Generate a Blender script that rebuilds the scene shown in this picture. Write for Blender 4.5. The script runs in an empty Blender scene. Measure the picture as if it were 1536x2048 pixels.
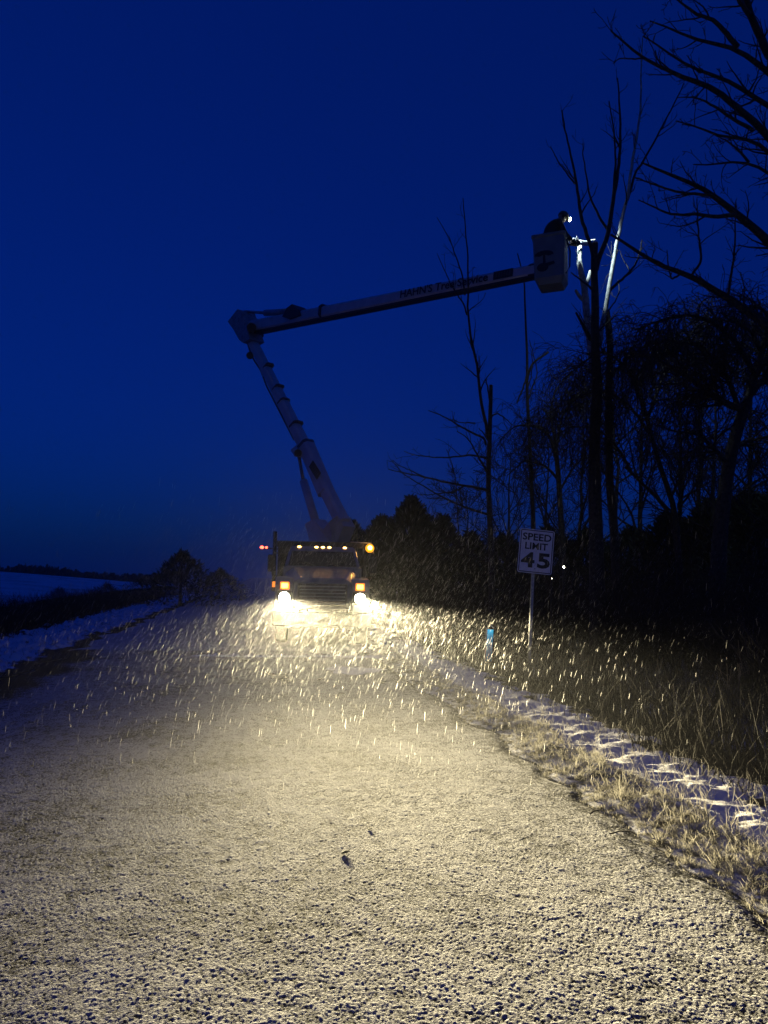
import bpy, math, random
import numpy as np
from mathutils import Vector, Matrix
from math import sin, cos, tan, atan, radians, pi

S = bpy.context.scene
COL = S.collection
rng = np.random.default_rng(7)
random.seed(7)

# ------------------------------------------------------------------ camera
FPX, CH, ROLL = 1539.0, 1.65, 0.022
_dx, _dy = -248.0, -125.0
_dx0, _dy0 = _dx*cos(ROLL)-_dy*sin(ROLL), _dx*sin(ROLL)+_dy*cos(ROLL)
_p = -atan(_dy0/FPX); _y = atan(-_dx0*cos(_p)/FPX)
CF = np.array([sin(_y)*cos(_p), cos(_y)*cos(_p), sin(_p)])
_r = np.array([cos(_y), -sin(_y), 0.0]); _u = np.cross(_r, CF)
CR = _r*cos(ROLL)+_u*sin(ROLL); CU = _u*cos(ROLL)-_r*sin(ROLL)
cam_d = bpy.data.cameras.new('camera'); cam = bpy.data.objects.new('camera', cam_d); COL.objects.link(cam)
cam_d.sensor_fit = 'VERTICAL'; cam_d.sensor_height = 36; cam_d.lens = FPX/2048*36
cam_d.clip_start = 0.05; cam_d.clip_end = 3000
m = Matrix.Identity(4)
for i in range(3):
    m[i][0] = CR[i]; m[i][1] = CU[i]; m[i][2] = -CF[i]
m[2][3] = CH
cam.matrix_world = m
S.camera = cam

# ------------------------------------------------------------------ sky (late dusk, sun below the horizon), exposure
SKY_STRENGTH = 0.15
W = bpy.data.worlds.new('World'); S.world = W; W.use_nodes = True
nt = W.node_tree; nt.nodes.clear()
out = nt.nodes.new('ShaderNodeOutputWorld'); bg = nt.nodes.new('ShaderNodeBackground')
sky = nt.nodes.new('ShaderNodeTexSky'); sky.sky_type = 'NISHITA'; sky.sun_disc = False
sky.sun_elevation = radians(2.0); sky.sun_rotation = radians(150); sky.ozone_density = 6.0
tint = nt.nodes.new('ShaderNodeMix'); tint.data_type = 'RGBA'; tint.blend_type = 'MULTIPLY'
tint.inputs['Factor'].default_value = 1.0; tint.inputs['B'].default_value = (0.015, 0.32, 1.02, 1)   # tungsten-side white balance
veil = nt.nodes.new('ShaderNodeMix'); veil.data_type = 'RGBA'; veil.inputs['Factor'].default_value = 0.5; veil.inputs['B'].default_value = (0.003, 0.068, 0.86, 1)   # even cloud cover
nt.links.new(sky.outputs[0], tint.inputs['A']); nt.links.new(tint.outputs['Result'], veil.inputs['A']); nt.links.new(veil.outputs['Result'], bg.inputs['Color'])
bg.inputs['Strength'].default_value = SKY_STRENGTH
nt.links.new(bg.outputs[0], out.inputs[0])
S.view_settings.view_transform = 'Standard'; S.view_settings.look = 'None'
S.view_settings.gamma = 1.0; S.view_settings.use_curve_mapping = False
S.view_settings.exposure = 0.0
S.cycles.use_denoising = True
S.cycles.max_bounces = 6; S.cycles.diffuse_bounces = 2; S.cycles.glossy_bounces = 2
S.cycles.transmission_bounces = 3; S.cycles.volume_bounces = 1; S.cycles.transparent_max_bounces = 8
S.cycles.sample_clamp_indirect = 2.0

HEAD_POWER = 150000.0        # each headlamp
BEAM_COL = (1.0, 0.84, 0.48)
HAZE = 0.0006

# ------------------------------------------------------------------ pixel <-> place
def ray(px, py):
    return CF + (px-768)/FPX*CR - (py-1024)/FPX*CU
def at(px, py, Y):
    d = ray(px, py); return d*(Y/d[1]) + np.array([0, 0, CH])
def ground(px, py, z=0.0):
    d = ray(px, py); return d*((z-CH)/d[2]) + np.array([0, 0, CH])

# ------------------------------------------------------------------ materials
def mat(name, col, rough=0.7, metal=0.0, var=0.25, scale=8.0, bump=0.0, bscale=40.0, emit=None, estr=0.0, dark=None, coat=0.0):
    M = bpy.data.materials.new(name); M.use_nodes = True
    n = M.node_tree; b = n.nodes['Principled BSDF']
    b.inputs['Roughness'].default_value = rough; b.inputs['Metallic'].default_value = metal
    b.inputs['Coat Weight'].default_value = coat
    tc = n.nodes.new('ShaderNodeTexCoord'); nz = n.nodes.new('ShaderNodeTexNoise')
    nz.inputs['Scale'].default_value = scale; nz.inputs['Detail'].default_value = 6
    n.links.new(tc.outputs['Object'], nz.inputs['Vector'])
    mx = n.nodes.new('ShaderNodeMix'); mx.data_type = 'RGBA'
    d = dark if dark else tuple(c*(1-var*1.6) for c in col)
    mx.inputs['A'].default_value = (*d, 1); mx.inputs['B'].default_value = (*col, 1)
    rp = n.nodes.new('ShaderNodeMapRange'); rp.inputs['From Min'].default_value = 0.35; rp.inputs['From Max'].default_value = 0.6
    n.links.new(nz.outputs['Fac'], rp.inputs['Value']); n.links.new(rp.outputs['Result'], mx.inputs['Factor'])
    n.links.new(mx.outputs['Result'], b.inputs['Base Color'])
    if bump:
        n2 = n.nodes.new('ShaderNodeTexNoise'); n2.inputs['Scale'].default_value = bscale; n2.inputs['Detail'].default_value = 5
        bp = n.nodes.new('ShaderNodeBump'); bp.inputs['Strength'].default_value = bump; bp.inputs['Distance'].default_value = 0.02
        n.links.new(tc.outputs['Object'], n2.inputs['Vector']); n.links.new(n2.outputs['Fac'], bp.inputs['Height'])
        n.links.new(bp.outputs['Normal'], b.inputs['Normal'])
    if emit:
        b.inputs['Emission Color'].default_value = (*emit, 1); b.inputs['Emission Strength'].default_value = estr
    return M

M_bark = mat('bark', (0.045, 0.038, 0.032), 0.95, var=0.4, scale=14, bump=0.8, bscale=30)
M_barklit = mat('lit_bark', (0.34, 0.34, 0.31), 0.85, var=0.25, scale=9, bump=0.5, bscale=25)  # headlamp light on the cut stems, put into a paler bark colour
M_cut = mat('cut_wood', (0.55, 0.42, 0.26), 0.8, scale=20)
M_twig = mat('twig_bark', (0.032, 0.027, 0.024), 0.95, var=0.3, scale=5)
M_ever = mat('evergreen_needles', (0.030, 0.042, 0.026), 0.9, var=0.4, scale=3)
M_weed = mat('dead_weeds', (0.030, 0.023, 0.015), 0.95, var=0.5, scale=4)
M_white = mat('white_boom_paint', (0.50, 0.52, 0.53), 0.45, var=0.10, scale=3)
M_whitedirty = mat('white_truck_paint', (0.26, 0.26, 0.26), 0.35, var=0.2, scale=4, coat=0.3)
M_band = mat('band_grey', (0.10, 0.10, 0.11), 0.5)
M_black = mat('black_paint', (0.018, 0.018, 0.020), 0.5, var=0.2)
M_rubber = mat('tyre_rubber', (0.02, 0.02, 0.02), 0.9, bump=0.3)
M_steel = mat('steel', (0.35, 0.35, 0.36), 0.4, metal=0.9, var=0.2)
M_galv = mat('galvanised_steel', (0.42, 0.43, 0.44), 0.45, metal=0.6, var=0.2, scale=30)
M_glass = mat('dark_cab_glass', (0.012, 0.014, 0.016), 0.06, var=0.1)
M_bucket = mat('bucket_fibreglass', (0.15, 0.18, 0.19), 0.5, var=0.10, scale=4)
M_plate = mat('plate_black', (0.015, 0.015, 0.017), 0.5)
M_letter = mat('black_lettering', (0.012, 0.012, 0.014), 0.6, var=0.1)
M_pale = mat('pale_lettering', (0.5, 0.5, 0.5), 0.6, var=0.1)
M_sign = mat('sign_white', (0.82, 0.80, 0.80), 0.4, var=0.06, scale=12)
M_blue = mat('blue_marker_plastic', (0.05, 0.50, 0.92), 0.5, var=0.1, scale=12)
M_headon = mat('headlight_glow', (0.9, 0.9, 0.8), 0.3, emit=(1.0, 0.90, 0.66), estr=45)
M_amber = mat('amber_glow', (0.9, 0.4, 0.05), 0.3, emit=(1.0, 0.42, 0.06), estr=9)
M_ambersoft = mat('amber_lens', (0.9, 0.25, 0.03), 0.3, emit=(1.0, 0.28, 0.03), estr=1.3)
M_clear = mat('clearance_glow', (0.9, 0.4, 0.05), 0.3, emit=(1.0, 0.50, 0.12), estr=14)
M_red = mat('red_glow', (0.8, 0.05, 0.03), 0.3, emit=(1.0, 0.10, 0.05), estr=7)
M_lampcool = mat('cool_lamp_glow', (0.9, 0.95, 0.95), 0.3, emit=(0.80, 1.0, 0.92), estr=60)
M_yard = mat('yard_lamp_glow', (0.9, 0.9, 0.8), 0.3, emit=(1.0, 0.95, 0.7), estr=20)
M_jacket = mat('dark_jacket', (0.022, 0.026, 0.024), 0.9, bump=0.5, bscale=14)
M_greenj = mat('green_vest', (0.02, 0.07, 0.035), 0.9)
M_skin = mat('skin', (0.40, 0.24, 0.17), 0.6)
M_helmet = mat('helmet', (0.10, 0.07, 0.03), 0.4)
M_orange = mat('saw_housing', (0.05, 0.02, 0.015), 0.45)
M_stone = mat('dark_stone', (0.03, 0.03, 0.03), 0.9, bump=0.6)

# ------------------------------------------------------------------ scene objects
def tag(o, label=None, cat=None, group=None, kind=None):
    if label: o['label'] = label
    if cat: o['category'] = cat
    if group: o['group'] = group
    if kind: o['kind'] = kind
    return o
def empty(name, loc=(0, 0, 0), rz=0.0):
    o = bpy.data.objects.new(name, None); COL.objects.link(o)
    o.location = tuple(loc); o.rotation_euler = (0, 0, rz); o.empty_display_size = 0.2
    return o

class MB:
    def __init__(s): s.v = []; s.f = []
    def add(s, vs, fs):
        b = len(s.v); s.v += [tuple(map(float, q)) for q in vs]; s.f += [tuple(b+i for i in q) for q in fs]; return s
    def box(s, c, d, M=None):
        x, y, z = c; a, b, h = d[0]/2, d[1]/2, d[2]/2
        vs = [(x+i*a, y+j*b, z+k*h) for k in (-1, 1) for j in (-1, 1) for i in (-1, 1)]
        if M is not None: vs = [M @ Vector(q) for q in vs]
        return s.add(vs, [(0, 2, 3, 1), (4, 5, 7, 6), (0, 1, 5, 4), (2, 6, 7, 3), (0, 4, 6, 2), (1, 3, 7, 5)])
    def hexa(s, bot, top):       # two loops of 4 points, counter-clockwise seen from the top
        return s.add(list(bot)+list(top), [(3, 2, 1, 0), (4, 5, 6, 7), (0, 1, 5, 4), (1, 2, 6, 5), (2, 3, 7, 6), (3, 0, 4, 7)])
    def loft(s, rings, cap=True):
        n = len(rings[0]); vs = [p for r in rings for p in r]; fs = []
        for k in range(len(rings)-1):
            for i in range(n):
                j = (i+1) % n; fs.append((k*n+i, k*n+j, (k+1)*n+j, (k+1)*n+i))
        if cap: fs.append(tuple(range(n-1, -1, -1))); fs.append(tuple((len(rings)-1)*n+i for i in range(n)))
        return s.add(vs, fs)
    def tube(s, pts, rad, n=8):
        pts = [Vector(p) for p in pts]; rad = rad if hasattr(rad, '__len__') else [rad]*len(pts); rings = []
        for i, p in enumerate(pts):
            t = (pts[min(i+1, len(pts)-1)]-pts[max(i-1, 0)]).normalized()
            ref = Vector((0, 0, 1)) if abs(t.z) < 0.95 else Vector((1, 0, 0))
            a = t.cross(ref).normalized(); b = t.cross(a)
            rings.append([p+(a*cos(2*pi*k/n)+b*sin(2*pi*k/n))*rad[i] for k in range(n)])
        return s.loft(rings)
    def beam(s, p0, p1, w0, h0, w1, h1, side, n=1):   # rectangular tapered beam; side = unit vector of its width
        p0, p1, side = Vector(p0), Vector(p1), Vector(side).normalized(); t = (p1-p0).normalized(); up = side.cross(t).normalized()
        if up.z < 0: up = -up
        rings = []
        for k in range(n+1):
            f = k/n; c = p0.lerp(p1, f); w = w0+(w1-w0)*f; h = h0+(h1-h0)*f; ch = 0.18*min(w, h)
            r = []
            for (a, b) in ((1, .5), (.5, 1), (-.5, 1), (-1, .5), (-1, -.5), (-.5, -1), (.5, -1), (1, -.5)):
                sx = (w/2 if abs(a) == 1 else w/2-ch)*(1 if a > 0 else -1); sz = (h/2 if abs(b) == 1 else h/2-ch)*(1 if b > 0 else -1)
                r.append(c+side*sx+up*sz)
            rings.append(r)
        return s.loft(rings)
    def ball(s, c, r, n=10, sc=(1, 1, 1)):
        rings = []
        for k in range(1, n):
            a = pi*k/n; rings.append([(c[0]+r*sc[0]*sin(a)*cos(2*pi*i/n), c[1]+r*sc[1]*sin(a)*sin(2*pi*i/n), c[2]-r*sc[2]*cos(a)) for i in range(n)])
        return s.loft(rings)
    def build(s, name, mt, parent=None, smooth=False, bevel=0.0):
        me = bpy.data.meshes.new(name); me.from_pydata(s.v, [], s.f); me.update()
        me.materials.append(mt)
        if smooth: me.polygons.foreach_set('use_smooth', [True]*len(me.polygons))
        o = bpy.data.objects.new(name, me); COL.objects.link(o)
        if parent: o.parent = parent
        if bevel:
            b = o.modifiers.new('bevel', 'BEVEL'); b.width = bevel; b.segments = 2; b.limit_method = 'ANGLE'
        return o

def np_mesh(name, V, Q, mt, parent=None, smooth=False):
    me = bpy.data.meshes.new(name); nf, k = Q.shape
    me.vertices.add(len(V)); me.vertices.foreach_set('co', np.ascontiguousarray(V, dtype=np.float32).ravel())
    me.loops.add(nf*k); me.loops.foreach_set('vertex_index', np.ascontiguousarray(Q, dtype=np.int32).ravel())
    me.polygons.add(nf); me.polygons.foreach_set('loop_start', np.arange(0, nf*k, k, dtype=np.int32))
    me.update(calc_edges=True); me.materials.append(mt)
    if smooth: me.polygons.foreach_set('use_smooth', np.ones(nf, dtype=bool))
    o = bpy.data.objects.new(name, me); COL.objects.link(o)
    if parent: o.parent = parent
    return o

# ------------------------------------------------------------------ noise fields (numpy)
def field(n, lo, hi, seed):
    r = np.random.default_rng(seed); F = np.fft.fft2(r.standard_normal((n, n)))
    fx = np.fft.fftfreq(n)*n; k = np.hypot(fx[:, None], fx[None, :])
    F *= np.exp(-(k/hi)**2)*(1-np.exp(-(k/lo)**2)); g = np.real(np.fft.ifft2(F)); return g/g.std()
def sample(g, x, y, size):
    n = g.shape[0]; u = (np.asarray(x)/size % 1)*n; v = (np.asarray(y)/size % 1)*n
    i = u.astype(int); j = v.astype(int); fu = u-i; fv = v-j; i %= n; j %= n; i2 = (i+1) % n; j2 = (j+1) % n
    return g[i, j]*(1-fu)*(1-fv)+g[i2, j]*fu*(1-fv)+g[i, j2]*(1-fu)*fv+g[i2, j2]*fu*fv
G_fine = field(1024, 110, 320, 1)      # 1024 cells over 3.5 m: grains of about 2-3 cm
G_mid = field(512, 10, 60, 2)
G_big = field(512, 2, 10, 3)

def sst(a, b, x):
    t = np.clip((x-a)/(b-a), 0, 1); return t*t*(3-2*t)
def redge(y): return 2.52 - 0.10*sst(6, 12, y) + 0.06*sample(G_big, y*0+3.3, y, 9.0)
def ledge(y): return -3.75 + 0.10*sample(G_big, y*0+1.3, y, 11.0)

def terrain_h(x, y):
    x = np.asarray(x, float); y = np.asarray(y, float)
    r = x-redge(y); l = ledge(y)-x
    h = np.where(r > 0, 0.03*sst(0, 0.6, r) - 0.30*sst(1.35, 2.8, r) + 1.1*sst(4.0, 12.0, r) + 3.0*sst(12, 60, r), 0.0)
    h = h + np.where(l > 0, 0.05*sst(0, 0.8, l) - 0.65*sst(2.0, 4.2, l) + 0.55*sst(5, 14, l) + 1.3*sst(20, 60, l)*sst(40, 90, y) - 1.2*sst(60, 200, y), 0.0)
    return h

# ------------------------------------------------------------------ ground, road
def snow_mat(name, snowcol, undercol, thr, soft, nscale, bump, bscale, attr=None):
    M = bpy.data.materials.new(name); M.use_nodes = True; n = M.node_tree; b = n.nodes['Principled BSDF']
    b.inputs['Roughness'].default_value = 0.9; b.inputs['Specular IOR Level'].default_value = 0.04
    tc = n.nodes.new('ShaderNodeTexCoord'); nz = n.nodes.new('ShaderNodeTexNoise'); nz.inputs['Scale'].default_value = nscale
    nz.inputs['Detail'].default_value = 8; nz.inputs['Roughness'].default_value = 0.65
    n.links.new(tc.outputs['Object'], nz.inputs['Vector'])
    val = nz.outputs['Fac']
    if attr:
        a = n.nodes.new('ShaderNodeAttribute'); a.attribute_name = attr
        ad = n.nodes.new('ShaderNodeMath'); ad.operation = 'ADD'; n.links.new(a.outputs['Fac'], ad.inputs[0]); n.links.new(nz.outputs['Fac'], ad.inputs[1]); val = ad.outputs[0]
    rp = n.nodes.new('ShaderNodeMapRange'); rp.inputs['From Min'].default_value = thr-soft; rp.inputs['From Max'].default_value = thr+soft
    n.links.new(val, rp.inputs['Value'])
    mx = n.nodes.new('ShaderNodeMix'); mx.data_type = 'RGBA'; mx.inputs['A'].default_value = (*undercol, 1); mx.inputs['B'].default_value = (*snowcol, 1)
    n.links.new(rp.outputs['Result'], mx.inputs['Factor']); n.links.new(mx.outputs['Result'], b.inputs['Base Color'])
    n2 = n.nodes.new('ShaderNodeTexNoise'); n2.inputs['Scale'].default_value = bscale; n2.inputs['Detail'].default_value = 4
    bp = n.nodes.new('ShaderNodeBump'); bp.inputs['Strength'].default_value = bump; bp.inputs['Distance'].default_value = 0.01
    n.links.new(tc.outputs['Object'], n2.inputs['Vector']); n.links.new(n2.outputs['Fac'], bp.inputs['Height']); n.links.new(bp.outputs['Normal'], b.inputs['Normal'])
    return M
def translucent(M, f, col):
    n = M.node_tree; b = n.nodes['Principled BSDF']; o_ = n.nodes['Material Output']; t = n.nodes.new('ShaderNodeBsdfTranslucent'); mx = n.nodes.new('ShaderNodeMixShader'); t.inputs['Color'].default_value = (*col, 1)
    mx.inputs[0].default_value = f; n.links.new(b.outputs[0], mx.inputs[1]); n.links.new(t.outputs[0], mx.inputs[2]); n.links.new(mx.outputs[0], o_.inputs['Surface'])
M_road = snow_mat('snow_dusted_asphalt', (0.46, 0.46, 0.455), (0.03, 0.029, 0.028), 0.48, 0.14, 60, 0.8, 110, 'snow')
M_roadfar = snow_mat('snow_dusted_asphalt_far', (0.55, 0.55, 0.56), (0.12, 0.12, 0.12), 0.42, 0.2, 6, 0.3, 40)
M_ground = snow_mat('snowy_ground', (0.55, 0.56, 0.60), (0.07, 0.055, 0.04), 0.47, 0.12, 1.1, 0.6, 12)
M_verge = snow_mat('verge_snow', (0.72, 0.73, 0.76), (0.06, 0.05, 0.035), 0.40, 0.10, 5.0, 0.5, 50, 'snow')
M_field = snow_mat('field_snow', (0.82, 0.84, 0.86), (0.30, 0.29, 0.27), 0.38, 0.12, 0.25, 0.4, 4)

def grid_obj(name, xs_fn, ys, hz, mt, snowf=None):
    U = xs_fn.shape[1]; R = len(ys); X = xs_fn; Y = np.repeat(ys[:, None], U, 1); Z = hz(X, Y)
    V = np.stack([X, Y, Z], -1).reshape(-1, 3)
    i = np.arange((R-1)*U).reshape(R-1, U)[:, :-1]; Q = np.stack([i, i+1, i+U+1, i+U], -1).reshape(-1, 4)
    o = np_mesh(name, V, Q, mt, smooth=True)
    if snowf is not None:
        a = o.data.attributes.new('snow', 'FLOAT', 'POINT'); a.data.foreach_set('value', np.ascontiguousarray(snowf(X, Y, Z), dtype=np.float32).ravel())
    return o

def geo_rows(y0, y1, k, mn):
    ys = [y0]
    while ys[-1] < y1: ys.append(ys[-1]+max(mn, ys[-1]*k))
    return np.array(ys)
RAMP = 1.0
def relief(X, Y):
    a = sample(G_fine, X, Y, 3.5); b = sample(G_fine, X*0.55+2.1, Y*0.55+.7, 3.5)
    return RAMP*(0.0009*a+0.0006*b)+0.0004*sample(G_mid, X, Y, 6.0)
# one big terrain sheet under everything (it keeps clear below road and verge)
def terr_z(X, Y):
    h = terrain_h(X, Y); near = (X > ledge(Y)-3.4) & (X < redge(Y)+3.2) & (Y < 60)
    return h - 0.05*near - 0.02 + 0.03*sample(G_mid, X, Y, 30.0)*sst(3, 8, np.abs(X))
tx = np.concatenate([np.linspace(-380, -60, 24)[:-1], np.linspace(-60, -12, 40)[:-1], np.linspace(-12, 14, 90)[:-1], np.linspace(14, 60, 30)[:-1], np.linspace(60, 380, 24)])
ty = np.concatenate([np.linspace(-380, -10, 16)[:-1], np.linspace(-10, 40, 90)[:-1], np.linspace(40, 110, 50)[:-1], np.linspace(110, 380, 30)])
o = grid_obj('ground', np.repeat(tx[None, :], len(ty), 0), ty, terr_z, M_ground); tag(o, kind='structure')

ys = geo_rows(2.1, 17.0, 0.0028, 0.0058)
uu = np.linspace(0, 1, 740)[None, :]
le, re = np.maximum(ledge(ys), -.32*ys-1.4)[:, None], redge(ys)[:, None]
XS = le+(re-le)*uu
road = grid_obj('road', XS, ys, lambda X, Y: 0.012+relief(X, Y)-0.02*sst(0.12, 0.0, np.minimum(X-ledge(Y), redge(Y)-X)), M_road,
    lambda X, Y, Z: 0.035+105*relief(X, Y)+0.03*sample(G_big, X, Y, 8.0)-0.25*sst(0.35, 0.0, redge(Y)-X)*(0.4+0.6*(sample(G_mid, X, Y, 5.) > 0))-0.40*sst(0.9, 0.2, X-ledge(Y)))
tag(road, kind='structure')
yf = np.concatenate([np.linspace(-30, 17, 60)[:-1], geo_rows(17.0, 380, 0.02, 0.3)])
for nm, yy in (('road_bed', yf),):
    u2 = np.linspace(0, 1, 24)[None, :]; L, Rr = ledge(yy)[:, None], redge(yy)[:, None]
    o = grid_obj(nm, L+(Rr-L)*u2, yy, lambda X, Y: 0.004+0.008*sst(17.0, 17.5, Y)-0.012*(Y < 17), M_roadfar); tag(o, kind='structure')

# right verge: tufty edge and rumpled snow strip
def verge_z(X, Y):
    r = X-redge(Y)
    lump = 0.006*sample(G_fine, X*.45, Y, 26.0)+0.0025*sample(G_fine, X*.6+1.3, Y+.4, 13.0)+0.010*sample(G_big, X*2, Y*2, 6.0)+0.003*sample(G_mid, X*.6, Y*0.9, 11.0)+.0008*sample(G_fine, X*.7, Y, 9.0)
    return terrain_h(X, Y)+0.012*sst(0, .1, r)+lump*sst(0.0, 0.5, r)+0.035*sst(0.05, 0.45, r)*sst(.75, 0.42, r)-0.06*sst(2.6, 3.0, r)
yv = geo_rows(2.2, 60, 0.006, 0.014); u3 = np.linspace(0, 1, 190)[None, :]
o = grid_obj('verge', redge(yv)[:, None]+0.0+3.1*u3, yv, verge_z, M_verge,
    lambda X, Y, Z: 0.10+0.05*sample(G_mid, X, Y, 4.0)-0.20*sst(0.55, 0.35, X-redge(Y))-0.5*sst(1.3, 1.6, X-redge(Y)-0.15*sample(G_big, X, Y, 5.0)))
tag(o, kind='structure')
def lverge_z(X, Y):
    l = ledge(Y)-X
    lump = 0.018*sample(G_fine, X*.7, Y, 30.0)+0.03*sample(G_mid, X, Y, 12.0)+0.02*sample(G_big, X*2, Y*2, 6.0)
    return terrain_h(X, Y)+0.01+lump*sst(0.05, 0.7, l)-0.06*sst(3.0, 3.3, l)
yl = geo_rows(6, 60, 0.008, 0.02); u4 = np.linspace(0, 1, 120)[None, :]
o = grid_obj('verge', (ledge(yl)[:, None]-3.4)+3.4*u4, yl, lverge_z, M_verge,
    lambda X, Y, Z: 0.06+0.06*sample(G_mid, X, Y, 5.0)-0.5*sst(0.5, 0.1, ledge(Y)-X)-0.5*sst(1.9, 2.5, ledge(Y)-X+0.2*sample(G_big, X, Y, 7.0)))
tag(o, kind='structure')
# snowy field rising to a low skyline on the left
fx = np.linspace(-300, -12, 60); fy = np.linspace(32, 200, 60)
def field_z(X, Y):
    crest = 1.75+0.022*(-X-12)*0.6
    return -0.1+crest*sst(34, 85, Y)*sst(-10, -60, X)+0.5*sst(34, 60, Y)*sst(-9, -22, X)-5.0*sst(100, 200, Y)+0.05*sample(G_big, X, Y, 60.)
o = grid_obj('snow_field', np.repeat(fx[None, :], 60, 0), fy, field_z, M_field); tag(o, kind='structure')
# ------------------------------------------------------------------ tubes in batches
class Tubes:
    def __init__(s): s.b = []
    def add(s, P, R, n=4): s.b.append((P, R, n)); return s
    def build(s, name, mt, parent=None, smooth=True):
        Vs, Qs, base = [], [], 0
        for P, R, n in s.b:
            N, K = R.shape; T = np.gradient(P, axis=1); T /= np.linalg.norm(T, axis=2, keepdims=True)+1e-9
            ref = np.zeros_like(T); ref[..., 0] = 0.31; ref[..., 1] = 0.93; ref[..., 2] = 0.2
            A = np.cross(T, ref); A /= np.linalg.norm(A, axis=2, keepdims=True)+1e-9; B = np.cross(T, A)
            an = np.arange(n)*2*pi/n
            V = P[:, :, None, :]+(A[:, :, None, :]*np.cos(an)[None, None, :, None]+B[:, :, None, :]*np.sin(an)[None, None, :, None])*R[:, :, None, None]
            idx = base+np.arange(N*K*n).reshape(N, K, n); a = idx[:, :-1, :]; b = np.roll(a, -1, 2); c = idx[:, 1:, :]; d = np.roll(c, -1, 2)
            Vs.append(V.reshape(-1, 3)); Qs.append(np.stack([a, b, d, c], -1).reshape(-1, 4)); base += N*K*n
        return np_mesh(name, np.concatenate(Vs), np.concatenate(Qs), mt, parent, smooth)

def unit(v): return v/(np.linalg.norm(v, axis=-1, keepdims=True)+1e-9)
def grow(P, R, count, t0, t1, lmin, lmax, ang, K=5, up=0.0, wig=0.15, rr=0.6, flat=0.5, tip=0.25, rmin=0.0045):
    """children of the polylines P (N,K,3) with radii R; count per metre of parent (float) or int per parent"""
    L = np.linalg.norm(np.diff(P, axis=1), axis=2).sum(1)
    c = np.maximum(0, np.floor(L*count+rng.random(len(L)))).astype(int) if isinstance(count, float) else np.full(len(L), count)
    idx = np.repeat(np.arange(len(L)), c)
    if len(idx) == 0: return np.zeros((0, K, 3)), np.zeros((0, K))
    n = len(idx); t = t0+(t1-t0)*rng.random(n); kk = P.shape[1]-1; s = t*kk; i = np.minimum(s.astype(int), kk-1); f = (s-i)[:, None]
    p = P[idx, i]*(1-f)+P[idx, i+1]*f; r = R[idx, i]*(1-f[:, 0])+R[idx, i+1]*f[:, 0]
    T = unit(P[idx, i+1]-P[idx, i]); q = rng.standard_normal((n, 3)); q[:, 1] *= flat; q -= (q*T).sum(1, keepdims=True)*T; q = unit(q)
    a = np.radians(ang)*(0.6+0.8*rng.random(n))[:, None]; d = unit(T*np.cos(a)+q*np.sin(a))
    ln = (lmin+(lmax-lmin)*rng.random(n))*(1.15-0.6*t); out = [p]
    for k in range(1, K):
        d = unit(d+wig*rng.standard_normal((n, 3))+np.array([0, 0, up])); p = p+d*(ln/(K-1))[:, None]; out.append(p)
    w = np.linspace(1, tip, K)[None, :]
    return np.stack(out, 1), np.maximum(np.minimum(r*rr, ln*0.03)[:, None]*w, rmin)

def smooth_path(pts, K):
    pts = np.array(pts, float); seg = np.r_[0, np.cumsum(np.linalg.norm(np.diff(pts, axis=0), axis=1))]; s = np.linspace(0, seg[-1], K)
    q = np.stack([np.interp(s, seg, pts[:, k]) for k in range(pts.shape[1])], 1)
    for _ in range(1): q[1:-1] = 0.25*q[:-2]+0.5*q[1:-1]+0.25*q[2:]
    return q
def limb(px, Y0, Y1, w0, w1, K=18, jit=0.5):
    """a limb along traced photo points (base first) between depths Y0 and Y1; widths in photo pixels"""
    q = smooth_path(px, K); q[1:-1] += rng.standard_normal((K-2, 2))*jit; Ys = np.linspace(Y0, Y1, K)
    P = np.array([at(a, b, y) for (a, b), y in zip(q, Ys)]); w = np.linspace(w0, w1, K)
    dist = np.linalg.norm(P-np.array([0, 0, CH]), axis=1); return P[None], (w/2*dist/FPX)[None]
def cat2(a, b): return np.concatenate([a[0], b[0]]), np.concatenate([a[1], b[1]])

def traced_tree(name, label, cat, trunks, limbs, tw=(3.0, 0.25, 0.9, 45), tw2=(5.0, .08, .3, 40), up=0.05, group=None, wood=M_bark):
    b = trunks[0][0][0, 0]; z = min(t[0][0, 0, 2] for t in trunks)
    root = empty(name, (b[0], b[1], z)); tag(root, label, cat, group); off = np.array([b[0], b[1], z])
    for P, R in trunks: Tubes().add(P-off, R, 10).build('trunk', wood, root)
    AP, AR = [], []
    for item in limbs:
        P, R, M = (item+(wood,))[:3]
        Tubes().add(P-off, R, 7).build('branch', M, root)
        if M is not M_barklit or True:
            K = 18; s = np.linspace(0, P.shape[1]-1, K)
            AP.append(np.stack([np.interp(s, np.arange(P.shape[1]), P[0, :, k]) for k in range(3)], 1)); AR.append(np.interp(s, np.arange(P.shape[1]), R[0]))
    if tw and AP:
        A, Ra = np.array(AP), np.array(AR)
        c1 = grow(A, Ra, tw[0], 0.2, 1.0, tw[1], tw[2], tw[3], 6, up, 0.16, 0.55)
        c2 = grow(c1[0], c1[1], tw2[0], 0.15, 1.0, tw2[1], tw2[2], tw2[3], 4, up, 0.18, 0.6)
        T = Tubes().add(c1[0]-off, c1[1], 4).add(c2[0]-off, c2[1], 3)
        o = T.build('twigs', M_twig, root); o['kind'] = 'stuff'
    return root

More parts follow.
